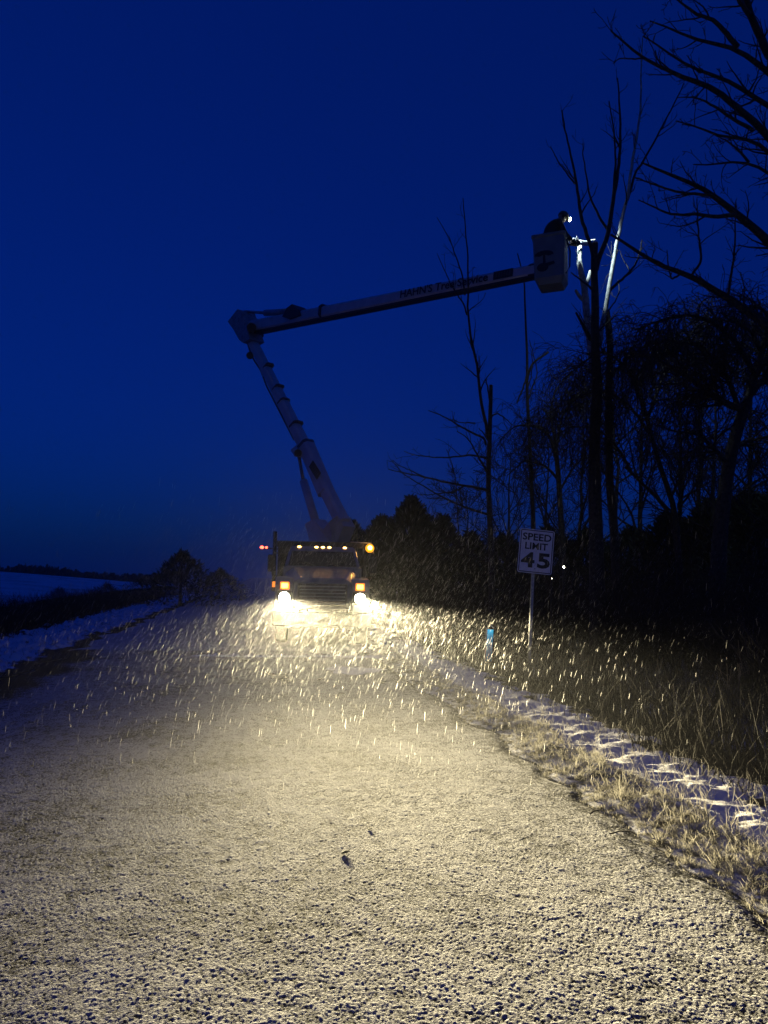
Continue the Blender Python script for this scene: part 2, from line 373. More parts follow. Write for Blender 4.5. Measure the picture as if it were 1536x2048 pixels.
# ---- tall tree standing just outside the right edge, its boughs crossing the top right corner
D = 11.0
tA = smooth_path([(1770, 1500), (1745, 1100), (1715, 760), (1690, 420), (1640, 120), (1600, -200), (1585, -500)], 20)
PA = np.array([at(a, b, 12) for a, b in tA]); PA[0, 2] = 0.3
trunkA = (PA[None], np.linspace(0.30, 0.10, 20)[None])
LA = [
 limb([(1710,700),(1640,600),(1536,480),(1472,426),(1427,391),(1404,374),(1361,358),(1313,338),(1283,325)], 12, D, 26, 3),
 limb([(1472,430),(1427,434),(1394,428),(1345,430),(1313,417),(1277,400)], D, D-.3, 8, 2),
 limb([(1427,391),(1371,387),(1329,377),(1296,364),(1270,355)], D, D+.3, 6, 2),
 limb([(1710,830),(1600,720),(1536,651),(1498,625),(1469,605),(1427,579),(1384,550),(1361,547),(1322,531),(1280,508),(1244,482),(1221,469)], 12, 13, 24, 4, 26),
 limb([(1384,550),(1404,521),(1397,472),(1394,397)], 12.7, 12.4, 5, 1.5),
 limb([(1456,590),(1469,505),(1472,400)], 12.5, 12.3, 5, 1.5),
 limb([(1361,548),(1343,560),(1335,521),(1334,500)], 12.8, 12.8, 4, 1.5),
 limb([(1690,420),(1620,240),(1536,140),(1508,124),(1475,94),(1427,88),(1378,75),(1345,59),(1322,49),(1300,42)], 12, D-1, 18, 2),
 limb([(1475,94),(1453,68),(1427,39),(1394,29),(1358,3),(1340,-20)], D-.6, D-1, 9, 2),
 limb([(1650,200),(1580,150),(1536,110),(1518,68),(1498,26),(1488,-40)], 12, D-.5, 18, 8),
 limb([(1498,30),(1470,-10),(1440,-40)], D-.5, D-.9, 8, 3),
 limb([(1690,420),(1600,270),(1536,208),(1518,202),(1485,179),(1449,156),(1407,146),(1375,133),(1348,114),(1322,94),(1287,72)], 12, D-1, 14, 2),
 limb([(1700,500),(1620,380),(1536,273),(1505,241),(1459,202),(1427,176),(1394,163),(1368,160),(1348,143),(1322,137),(1290,117),(1264,101),(1241,78),(1222,62)], 12, D-1, 20, 2.5, 24),
 limb([(1505,260),(1459,234),(1427,212),(1394,195),(1355,195)], D-.3, D-.6, 7, 1.5),
 limb([(1700,560),(1610,400),(1536,303),(1508,277),(1453,278),(1410,260),(1378,249),(1352,242)], 12, D-.6, 14, 2),
 limb([(1700,600),(1610,420),(1536,342),(1498,325),(1449,322),(1420,335),(1387,329)], 12, D-.4, 12, 2),
 limb([(1498,325),(1482,306),(1456,283),(1430,270)], D, D, 5, 1.5),
 limb([(1290,117),(1262,118),(1240,116),(1226,127)], D-1, D-1, 3, 1.5),
]
traced_tree('tall_tree', 'tall dark bare tree beyond the right edge, fine boughs filling the top right corner', 'tree', [trunkA], LA,
    (5.5, 0.15, 0.85, 42), (9.0, .05, .24, 48), 0.05)

# ---- the tree being cut
Yc = 16.6
TR = [limb([(1197,1330),(1192,1071),(1189,973),(1189,875),(1195,778),(1190,697),(1190,619),(1190,572),(1188,525),(1190,487)], Yc-.3, Yc-.8, 34, 11, 26, .3),
      limb([(1240,1330),(1230,1100),(1226,1022),(1218,973),(1218,875),(1217,778),(1222,697),(1218,650),(1213,623)], Yc+.5, Yc+.4, 19, 12, 22, .3)]
LB = [
 limb([(1188,740),(1184,700),(1178,660),(1173,619),(1170,587),(1168,569),(1163,548),(1159,525),(1159,509),(1160,485)], Yc-.4, Yc+.3, 18, 8.5, 26, .3)+(M_barklit,),
 limb([(1168,580),(1176,562),(1181,543)], Yc+.1, Yc+.2, 8, 6.5, 8, .1)+(M_barklit,),
 limb([(1167,600),(1159,593),(1152,582)], Yc+.1, Yc-.1, 8, 5, 8, .1)+(M_barklit,),
 limb([(1182,680),(1163,644),(1152,625)], Yc-.3, Yc-.6, 9, 4, 8, .1),
 limb([(1199,690),(1207,640),(1215,595),(1220,566),(1224,541),(1229,512),(1234,484),(1240,452),(1245,431),(1257,391),(1264,325),(1274,277),(1282,212),(1282,146),(1285,75)], Yc, Yc+.6, 9.5, 1.6, 44, .5)+(M_barklit,),
 limb([(1192,540),(1199,508),(1209,491),(1217,470),(1220,447),(1224,416),(1231,374),(1239,325),(1241,228),(1235,156)], Yc-.8, Yc-.6, 10, 2, 26),
 limb([(1226,400),(1228,384),(1231,325),(1228,260),(1218,202)], Yc-.7, Yc-.6, 5, 1.6),
 limb([(1190,530),(1184,497),(1176,477),(1165,447),(1159,412),(1153,368),(1147,332),(1137,293),(1129,254),(1124,221)], Yc-.8, Yc-1, 8, 2, 26),
 limb([(1150,368),(1127,338),(1112,315),(1101,293)], Yc-.9, Yc-1.1, 3.5, 1.4),
 limb([(1215,459),(1199,436),(1179,394),(1173,351),(1166,309),(1166,286)], Yc-.7, Yc-.9, 5, 1.6),
 limb([(1255,400),(1270,345),(1290,319),(1313,273),(1335,234),(1355,195),(1368,166)], Yc+.3, Yc+.6, 5, 1.8),
 limb([(1215,585),(1235,566),(1251,553),(1267,536),(1279,512),(1284,480)], Yc+.1, Yc+.5, 6, 2),
 limb([(1192,588),(1182,575),(1160,559),(1142,545)], Yc-.7, Yc-1.0, 5, 2, 10),
 limb([(1190,480),(1172,484),(1152,481),(1140,486)], Yc+.2, Yc+.1, 3.4, 2.4, 8)+(M_barklit,),
 limb([(1214,625),(1232,600),(1239,580),(1236,560)], Yc+.1, Yc+.3, 3, 1.4),
 limb([(1236,500),(1222,540),(1210,560)], Yc+.3, Yc+.3, 2.5, 1.4),
]
rB = traced_tree('cut_tree', 'tall multi-stemmed bare tree with pale freshly cut stems lit beside the raised bucket', 'tree', TR, LB, (1.8, 0.2, 1.0, 38), (4.0, .08, .35, 40), 0.10)
# pale sawn tops
for (px, py, w, dY) in ((1160, 484.6, 8.5, .3), (1181, 542.6, 6.5, .2), (1190, 486.6, 11, -.8), (1152, 581.6, 5, -.1)):
    p = at(px, py, Yc+dY); r0 = rB.location; c = Vector(p)-Vector(r0)
    MB().tube([c+Vector((0, 0, -.01)), c+Vector((0, 0, .02))], w/2*17.6/FPX*1.04, 12).build('cut_face', M_cut, rB)

# ---- broken-topped tree left of it
Yd = 18.0
TR = [limb([(986,1330),(982,1095),(977,990),(978,912),(980,860),(981,808),(982,770)], Yd, Yd, 15, 7, 22, .3)]
LC = [
 limb([(979,885),(976,863),(967,829),(959,782),(955,725),(943,686),(937,631),(935,600),(936,562),(936,510),(931,461),(926,396)], Yd, Yd-.4, 7, 1.6, 26),
 limb([(934,630),(928,608),(916,592),(903,570),(890,543),(874,507)], Yd-.2, Yd-.4, 3.5, 1.2),
 limb([(930,590),(926,553),(913,517),(900,478),(886,455),(874,435)], Yd-.2, Yd, 3.5, 1.2),
 limb([(980,810),(978,787),(972,759)], Yd, Yd-.2, 5, 2, 8),
 limb([(972,890),(969,876),(943,866),(917,850),(901,840),(881,830),(857,821)], Yd, Yd-.8, 5, 1.8),
 limb([(950,846),(938,845),(917,845),(905,838)], Yd-.3, Yd-.6, 3, 1.3, 8),
 limb([(975,945),(972,939),(959,918),(943,886),(927,868),(914,863)], Yd, Yd-.5, 5, 1.8),
 limb([(976,880),(968,866),(958,856)], Yd, Yd-.2, 4, 1.5, 8),
 limb([(977,920),(969,915),(938,910),(896,915),(860,914),(826,910),(808,902)], Yd, Yd-1.2, 4.5, 1.4),
 limb([(980,982),(969,978),(933,972),(896,965),(849,954),(810,946),(776,938)], Yd, Yd-1.5, 6, 1.8),
 limb([(927,973),(907,984),(870,988),(840,990)], Yd-.5, Yd-1, 4, 1.4),
 limb([(978,1030),(943,1019),(909,1006),(875,990),(844,970),(810,950),(784,923)], Yd, Yd-1.2, 5, 1.5),
 limb([(849,954),(820,940),(800,932),(784,920)], Yd-1, Yd-1.4, 3, 1.2),
 limb([(979,845),(985,830),(995,826),(1011,837),(1025,850)], Yd, Yd+.4, 4, 1.5),
 limb([(918,1090),(915,1030),(912,960),(904,930),(895,900)], Yd-.6, Yd-.6, 3, 1.2),
]
traced_tree('broken_tree', 'slim bare tree with a snapped top and long thin whips crossing the upper boom', 'tree', TR, LC, (2.4, 0.2, 0.8, 40), (4.0, .06, .3, 40), 0.12)

# ---- slender pole-like tree above the speed sign
Ye = 20.0
TR = [limb([(1078,1330),(1068,1090),(1063,965),(1058,860),(1054,795),(1055,717),(1051,665),(1050,600),(1050,575),(1043,533),(1035,507)], Ye, Ye, 13, 2, 26, .3)]
LD = [
 limb([(1055,740),(1052,761),(1043,785),(1034,806)], Ye, Ye-.3, 4, 3, 10),
 limb([(1055,760),(1060,735),(1071,722),(1085,712),(1097,704)], Ye, Ye-.2, 5, 4, 10),
 limb([(1057,800),(1064,775),(1071,761),(1075,741),(1070,722),(1065,705),(1059,680)], Ye, Ye, 3, 1.5, 14),
 limb([(1056,775),(1063,750),(1066,725),(1062,700)], Ye+.2, Ye+.2, 2.6, 1.4, 12),
]
traced_tree('slender_tree', 'thin straight bare tree with snapped twigs, directly above the speed limit sign', 'tree', TR, LD, (2.2, 0.15, 0.5, 40), (4.0, .06, .2, 40), 0.08)

# ---- drooping trees
def droop_tree(name, label, trunks, limbs, n1, n2, dlen, group=None):
    b = trunks[0][0][0, 0]; off = np.array(b); root = empty(name, off); tag(root, label, 'tree', group)
    for P, R in trunks: Tubes().add(P-off, R, 8).build('trunk', M_bark, root)
    AP, AR = [], []
    for P, R in limbs:
        Tubes().add(P-off, R, 6).build('branch', M_bark, root); AP.append(P[0]); AR.append(R[0])
    A, Ra = np.array(AP), np.array(AR)
    c1 = grow(A, Ra, n1, 0.15, 1.0, 0.5, 1.5, 50, 7, -0.04, 0.2, 0.5, flat=.9)
    c2 = grow(c1[0], c1[1], n2, 0.1, 1.0, dlen*.4, dlen, 50, 8, -0.26, 0.13, 0.7, flat=.9, rmin=.0058)
    c3 = grow(c2[0], c2[1], 2.6, 0.1, .9, dlen*.15, dlen*.5, 35, 5, -0.22, 0.15, 0.8, rmin=.005)
    o = Tubes().add(c1[0]-off, c1[1], 4).add(c2[0]-off, c2[1], 3).add(c3[0]-off, c3[1], 3).build('twigs', M_twig, root); o['kind'] = 'stuff'
Yw = 14.5
TR = [limb([(1425,1330),(1440,1060),(1449,989),(1459,924),(1469,875),(1485,827),(1492,807)], Yw, Yw, 34, 20, 18, .3)]
LW = [
 limb([(1490,810),(1475,820),(1427,791),(1404,775),(1361,745),(1310,715),(1262,705)], Yw, Yw-.5, 14, 3),
 limb([(1492,807),(1501,784),(1518,729),(1530,680),(1536,620),(1500,612)], Yw, Yw, 15, 4),
 limb([(1456,928),(1427,895),(1401,869),(1348,862),(1310,850)], Yw, Yw-.4, 9, 2.5),
 limb([(1510,750),(1470,680),(1420,640),(1370,628),(1320,640),(1270,660)], Yw, Yw-.3, 10, 2.5),
 limb([(1480,825),(1450,740),(1400,690),(1340,680),(1290,690),(1240,730)], Yw, Yw+.5, 10, 2.5),
 limb([(1500,790),(1560,720),(1620,680)], Yw, Yw+.4, 12, 5),
 limb([(1465,900),(1500,880),(1560,870)], Yw, Yw+.4, 8, 4),
 limb([(1520,700),(1500,660),(1460,640),(1440,625)], Yw, Yw-.6, 7, 2.5),
]
droop_tree('drooping_tree', 'dark leaning tree with a forked trunk and dense drooping twigs near the right edge', TR, LW, 14.0, 7.0, 1.15)
Yw = 16.5
TR = [limb([(1370,1330),(1352,1040),(1345,999),(1322,941),(1306,882),(1293,836),(1282,790)], Yw, Yw, 15, 7, 18, .3),
      limb([(1372,1330),(1350,1060),(1335,1015),(1290,973),(1251,934)], Yw+.3, Yw, 13, 5, 16, .3)]
LW = [
 limb([(1290,830),(1270,760),(1240,720),(1200,700),(1160,730),(1125,760)], Yw, Yw-.6, 7, 2.5),
 limb([(1295,840),(1320,770),(1350,700),(1400,650),(1440,640)], Yw, Yw+.5, 7, 2.5),
 limb([(1265,950),(1240,900),(1200,860),(1150,850),(1110,870)], Yw, Yw-.4, 6, 2),
 limb([(1300,870),(1260,810),(1210,780),(1160,790),(1120,830)], Yw, Yw-.8, 6, 2),
 limb([(1340,1000),(1370,930),(1410,900),(1450,910)], Yw, Yw+.2, 6, 2),
]
droop_tree('drooping_tree', 'thin twin-trunked tree with drooping twigs, behind the tree being cut', TR, LW, 11.0, 7.0, 1.25)
Yw = 19.5
TR = [limb([(1130,1330),(1125,1100),(1118,960),(1110,880)], Yw, Yw, 18, 8, 14, .3)]
LW = [
 limb([(1115,930),(1100,870),(1070,850),(1030,850),(1000,880)], Yw, Yw-.4, 6, 2),
 limb([(1112,900),(1125,830),(1150,790),(1180,770),(1220,770)], Yw, Yw, 6, 2),
 limb([(1118,960),(1090,930),(1050,920),(1015,950)], Yw, Yw+.4, 6, 2),
 limb([(1112,890),(1100,830),(1110,780),(1150,740)], Yw, Yw+.4, 5, 2),
 limb([(1120,980),(1150,930),(1190,900)], Yw, Yw+.4, 5, 2),
]
droop_tree('drooping_tree', 'shaggy weeping tree with hanging twigs, between the slender tree and the tree being cut', TR, LW, 10.0, 7.0, 1.2)

# ---- bare woodland trees behind
def bare_tree(label, x, y, h, group='bare trees in the dark woodland'):
    z = float(terrain_h(x, y)); root = empty('bare_tree', (x, y, z)); tag(root, label, 'tree', group)
    K = 12; s = np.linspace(0, 1, K); P = np.zeros((1, K, 3)); P[0, :, 2] = s*h
    P[0, :, :2] += np.cumsum(rng.standard_normal((K, 2))*0.05*h/8, 0)-0; R = (0.022*h*(1-.85*s)*.6)[None]
    Tubes().add(P, R, 7).build('trunk', M_bark, root)
    c1 = grow(P, R, 15, .22, .98, h*.25, h*.5, 48, 8, .06, .12, .6, flat=1)
    c2 = grow(*c1, 8, .2, 1, h*.07, h*.2, 45, 6, .03, .16, .6, flat=1, rmin=.010)
    c3 = grow(*c2, 5, .15, 1, h*.03, h*.09, 45, 4, .0, .18, .6, flat=1, rmin=.009)
    o = Tubes().add(*c1, 5).add(*c2, 3).add(*c3, 3).build('crown', M_twig, root); o['kind'] = 'stuff'
BT = [(880,31,4.6),(940,27,5.0),(1010,24,6.0),(1090,26,6.6),(1160,24,7.0),(1230,22,7.6),(1290,25,8.6),(1350,21,7.6),(1400,24,8.8),(1450,19,7.2),(1510,22,8.4),(1560,17,7.0)]
ORD = ['first','second','third','fourth','fifth','sixth','seventh','eighth','ninth','tenth','eleventh','twelfth','thirteenth','fourteenth']
for k, (px, Y, h) in enumerate(BT):
    g = at(px, 1100, Y); bare_tree('twiggy bare woodland tree, %s from the left in the row behind the sign' % ORD[k], g[0], Y, h)

# ---- evergreens: many needle sprays through an uneven cone
def evergreen(label, x, y, h, w, n, group, seed, z=None):
    r = np.random.default_rng(seed); z = float(terrain_h(x, y)) if z is None else z
    root = empty('evergreen', (x, y, z)); tag(root, label, 'tree', group)
    Tubes().add(np.array([[[0, 0, 0], [0, 0, h*.5], [0, 0, h*.93]]]), np.array([[.04*h, .02*h, .005*h]]), 6).build('trunk', M_bark, root)
    t = r.random(n)**.75; a = r.random(n)*2*pi; lob = 1+.22*np.sin(3*a+seed)+.15*np.sin(7*a+t*14)+.12*np.sin(t*22+seed)
    rad = w*(1-t**1.5)*lob*(0.35+0.65*r.random(n)**.5)+.05; c = np.stack([rad*np.cos(a), rad*np.sin(a), .05*h+t*h*.95+.1*r.standard_normal(n)], 1)
    d = unit(np.stack([np.cos(a), np.sin(a), .35+.9*t], 1)+.45*r.standard_normal((n, 3))); s = unit(np.cross(d, r.standard_normal((n, 3))))
    L = (.10+.20*r.random(n))[:, None]*(h/4); V = np.stack([c-s*L*.22, c+s*L*.22, c+d*L+s*L*.05, c+d*L*1.0-s*L*.05], 1).reshape(-1, 3)
    o = np_mesh('crown', V, np.arange(4*n).reshape(-1, 4), M_ever, root); o['kind'] = 'stuff'
EV = [(820,30,4.9,2.3),(762,36,4.6,2.6),(885,32,4.3,2.4),(940,28,3.4,2.2),(1010,26,3.2,2.2),(1095,24,3.2,2.3),(1180,23,2.9,2.2),(1260,22,2.7,2.2),(1340,21,3.0,2.2),(1420,20,3.2,2.2),(1500,19,3.3,2.2),(1570,18,3.4,2.2),(700,48,5.2,3.2)]
for k, (px, Y, h, w) in enumerate(EV):
    g = at(px, 1150, Y)
    lab = ['pointed evergreen standing tallest of the dark row right of the truck', 'round-topped evergreen just right of the amber beacon', 'low evergreen at the foot of the broken tree'][k] if k < 3 else ('far dim evergreen seen behind the raised boom' if k == 12 else 'low dark evergreen under the bare woodland trees, %s from the left of its row' % ORD[k-3])
    evergreen(lab, g[0], Y, h, w, 5200, 'low evergreens under the woodland' if 3 <= k < 12 else None, k+3)
# left bush and far hedges
for k, (px, Y, h, w, lab) in enumerate([(362,40,3.0,2.5,'rounded dark bush beside the road left of the truck'),(440,52,2.2,2.6,'low dark bush behind the truck on its left'),(215,50,1.2,1.6,'small low bush at the edge of the snowy field'),(120,48,.9,1.2,'smallest scrubby bush at the edge of the snowy field on the far left'),(285,60,1.4,2.8,'low spreading hedge where the snowy field meets the rounded bush')]):
    g = at(px, 1160, Y); evergreen(lab, g[0], Y, h, w, 3500, None, k+40, z=-.4)
# far wooded skyline beyond the field
n = 9000; a = rng.random(n); X = -290+a*275; Yb = 150+20*rng.random(n); hh = (3.0+2.0*sample(G_big, X, X*0+2, 200.))*(1-.55*sst(-150, -30, X)); c = np.stack([X, Yb, rng.random(n)*hh], 1)
d = unit(rng.standard_normal((n, 3))+np.array([0, 0, .6])); s = unit(np.cross(d, rng.standard_normal((n, 3)))); V = np.stack([c-s*.5, c+s*.5, c+d*1.6+s*.2, c+d*1.6-s*.2], 1).reshape(-1, 3)
o = np_mesh('distant_woods', V, np.arange(4*n).reshape(-1, 4), M_ever); tag(o, 'faint dark line of distant woods behind the snowy field', 'woods', kind='stuff')

# ---- grass and weeds (nobody could count the blades)
def blades(name, X, Y, Z, H, wd, lean, mt, label, cat, bend=.35):
    n = len(X); b = np.stack([X, Y, Z], 1); a = rng.random(n)*2*pi; s = np.stack([np.cos(a), np.sin(a), np.zeros(n)], 1)*wd[:, None]
    d = np.stack([rng.standard_normal(n)*lean, rng.standard_normal(n)*lean, np.ones(n)], 1); d2 = d+np.stack([rng.standard_normal(n)*bend, rng.standard_normal(n)*bend, -.25*np.ones(n)], 1)
    m1 = b+unit(d)*(H*.55)[:, None]; tp = m1+unit(d2)*(H*.45)[:, None]
    V = np.stack([b-s/2, b+s/2, m1+s*.35, m1-s*.35, tp+s*.08, tp-s*.08], 1).reshape(-1, 3); i = np.arange(n)[:, None]*6
    Q = np.concatenate([i+np.array([[0, 1, 2, 3]]), i+np.array([[3, 2, 4, 5]])]); o = np_mesh(name, V, Q, mt); tag(o, label, cat, kind='stuff'); return o
M_frost = snow_mat('frosted_grass', (0.28, 0.275, 0.26), (0.07, 0.05, 0.03), 0.50, 0.10, 18, .1, 40)
def verge_pts(n, r0, r1, y0, y1, thr, g, sc, side=1):
    k = n*3; u = rng.random(k); Y = y0*(y1/y0)**rng.random(k); r = r0+(r1-r0)*u; X = redge(Y)+r if side > 0 else ledge(Y)-r
    keep = sample(g, X, Y, sc)+.5*rng.standard_normal(k) > thr; return X[keep][:n], Y[keep][:n], r[keep][:n]
translucent(M_frost, .4, (.25, .24, .21)); translucent(M_blue, .75, (.02, .60, 1.0))
X, Y, r = verge_pts(38000, -.03, .56, 2.4, 18, .5, G_mid, 3.0)
H = (.02+.055*rng.random(len(X))**1.5)*(.5+sst(-.02, .25, r)*.7)*(1+.5*np.maximum(0, sample(G_mid, X, Y, 5.0)))
blades('verge_grass', X, Y, verge_z(X, Y)-.01, H, .003+.004*rng.random(len(X)), .6, M_frost, 'frosted tufts of short grass along the right edge of the road', 'grass', .8)
X, Y, r = verge_pts(2600, .45, 1.5, 2.6, 20, .5, G_mid, 7.0)
blades('verge_stalks', X, Y, verge_z(X, Y)-.01, .06+.16*rng.random(len(X)), .003+.002*rng.random(len(X)), .5, M_frost, 'sparse dry grass stalks poking through the blue snow strip on the right', 'grass', .7)
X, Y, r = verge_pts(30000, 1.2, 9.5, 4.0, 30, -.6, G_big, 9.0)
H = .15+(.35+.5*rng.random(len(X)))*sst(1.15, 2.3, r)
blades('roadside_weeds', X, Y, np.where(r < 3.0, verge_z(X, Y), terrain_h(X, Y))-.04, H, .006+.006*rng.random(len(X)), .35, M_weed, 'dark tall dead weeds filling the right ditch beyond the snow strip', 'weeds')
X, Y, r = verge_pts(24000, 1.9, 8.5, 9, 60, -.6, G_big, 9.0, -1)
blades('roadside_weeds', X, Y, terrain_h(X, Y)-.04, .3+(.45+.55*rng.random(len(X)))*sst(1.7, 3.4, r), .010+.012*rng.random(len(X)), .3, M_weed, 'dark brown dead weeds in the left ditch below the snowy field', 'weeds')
X, Y, r = verge_pts(1500, .1, 2.6, 9, 40, .2, G_mid, 7.0, -1)
blades('verge_stalks', X, Y, lverge_z(X, Y)-.01, .05+.12*rng.random(len(X)), .006+.006*rng.random(len(X)), .5, M_weed, 'sparse dark stalks poking through the left snow strip', 'grass')

# ---- thickets on the right bank
def thicket(label, x, y, h, n, group=None, wood=M_twig):
    z = float(terrain_h(x, y)); root = empty('thicket', (x, y, z-.05)); tag(root, label, 'shrub', group)
    P0 = np.zeros((n, 2, 3)); a = rng.random(n)*2*pi; r = .5*np.sqrt(rng.random(n)); P0[:, 0, 0] = r*np.cos(a); P0[:, 0, 1] = r*np.sin(a)
    d = unit(np.stack([np.cos(a)*.5, np.sin(a)*.5, np.ones(n)], 1)+.25*rng.standard_normal((n, 3))); p = P0[:, 0]; pts = [p]; L = h*(.6+.5*rng.random(n))
    for k in range(6): d = unit(d+.14*rng.standard_normal((n, 3))); p = p+d*(L/6)[:, None]; pts.append(p)
    P = np.stack(pts, 1); R = np.linspace(.014, .007, 7)[None]*np.ones((n, 1)); c = grow(P, R, 8, .15, 1, .2*h, .45*h, 45, 5, .03, .2, .7, flat=1, rmin=.006); c2 = grow(*c, 3, .2, 1, .1*h, .2*h, 45, 4, 0, .2, .7, flat=1, rmin=.003)
    o = Tubes().add(P, R, 4).add(*c, 3).add(*c2, 3).build('stems', wood, root); o['kind'] = 'stuff'
    return root
for k, (px, Y, h) in enumerate(sorted([(900,22,1.8),(960,20,2.0),(1020,19,2.1),(1085,21,2.4),(1150,18,2.2),(1215,19,2.4),(1280,16,2.1),(1345,17,2.4),(1400,14,2.2),(1460,15,2.4),(1510,12.5,2.1),(1580,13,2.4),(1620,10.5,2.0),(850,25,2.0)])):
    g = at(px, 1150, Y); thicket('tangled leafless thicket on the dark bank, %s from the left behind the ditch weeds' % ORD[k], g[0], Y, h, 40, 'thickets on the right bank')
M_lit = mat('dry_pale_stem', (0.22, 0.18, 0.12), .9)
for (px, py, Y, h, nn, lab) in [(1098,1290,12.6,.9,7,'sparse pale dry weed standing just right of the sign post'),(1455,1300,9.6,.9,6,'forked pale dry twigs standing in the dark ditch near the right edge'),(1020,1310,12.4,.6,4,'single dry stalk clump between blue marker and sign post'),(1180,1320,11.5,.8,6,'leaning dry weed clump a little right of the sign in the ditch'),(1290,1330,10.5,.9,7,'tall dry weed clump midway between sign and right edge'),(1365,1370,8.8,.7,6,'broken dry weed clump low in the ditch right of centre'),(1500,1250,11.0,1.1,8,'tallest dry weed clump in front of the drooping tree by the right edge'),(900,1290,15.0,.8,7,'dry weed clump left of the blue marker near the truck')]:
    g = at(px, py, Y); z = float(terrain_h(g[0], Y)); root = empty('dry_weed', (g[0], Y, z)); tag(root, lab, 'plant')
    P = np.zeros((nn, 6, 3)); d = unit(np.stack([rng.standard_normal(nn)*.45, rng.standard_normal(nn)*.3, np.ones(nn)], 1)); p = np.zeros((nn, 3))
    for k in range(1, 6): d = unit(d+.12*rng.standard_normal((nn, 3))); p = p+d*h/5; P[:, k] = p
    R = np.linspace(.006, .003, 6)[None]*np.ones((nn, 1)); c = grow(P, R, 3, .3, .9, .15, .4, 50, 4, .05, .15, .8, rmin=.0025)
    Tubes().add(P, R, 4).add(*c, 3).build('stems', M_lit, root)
# ------------------------------------------------------------------ bucket truck
TRZ = -radians(4.0)
TL = Vector((1.47, 18.25, 0.0))
truck = empty('bucket_truck', TL, TRZ)
tag(truck, 'bucket truck facing the camera on the snowy road, headlights on and boom raised', 'truck')
TM = Matrix.Translation(TL) @ Matrix.Rotation(TRZ, 4, 'Z'); TI = TM.inverted()
def loc(p): return TI @ Vector([float(q) for q in p])
def P_(name, mb, mt, parent=truck, **k): return mb.build(name, mt, parent, **k)
def rect(x, y0, y1, z): return [(-x, y0, z), (x, y0, z), (x, y1, z), (-x, y1, z)]

P_('chassis', MB().box((-.42, 4.8, .72), (.12, 8.6, .22)).box((.42, 4.8, .72), (.12, 8.6, .22)).box((0, 1.2, .70), (.9, .12, .14)).box((0, 6.4, .70), (.8, .12, .14)).box((0, 6.3, .52), (1.7, .16, .16)).box((0, 1.15, .50), (1.7, .12, .12)), M_black)
P_('bumper', MB().hexa([(-1.16, .06, .46), (1.16, .06, .46), (1.16, .30, .46), (-1.16, .30, .46)], [(-1.18, -.02, .78), (1.18, -.02, .78), (1.16, .30, .78), (-1.16, .30, .78)]), mat('bumper_paint', (.08, .08, .08), .5), bevel=.02)
P_('hood', MB().loft([[(-.62, .14, .85), (.62, .14, .85), (.70, .12, 1.15), (.68, .16, 1.50), (.52, .24, 1.60), (-.52, .24, 1.60), (-.68, .16, 1.50), (-.70, .12, 1.15)],
                      [(-.92, 1.55, .85), (.92, 1.55, .85), (.98, 1.55, 1.25), (.94, 1.55, 1.72), (.74, 1.55, 1.86), (-.74, 1.55, 1.86), (-.94, 1.55, 1.72), (-.98, 1.55, 1.25)]]), M_whitedirty, bevel=.025)
g = P_('grille', MB().box((0, .10, 1.20), (1.16, .05, .52)), M_black, bevel=.01)
for k in range(6): P_('slat', MB().box((0, .06, 1.00+.08*k), (1.08, .03, .022)), M_galv, g)
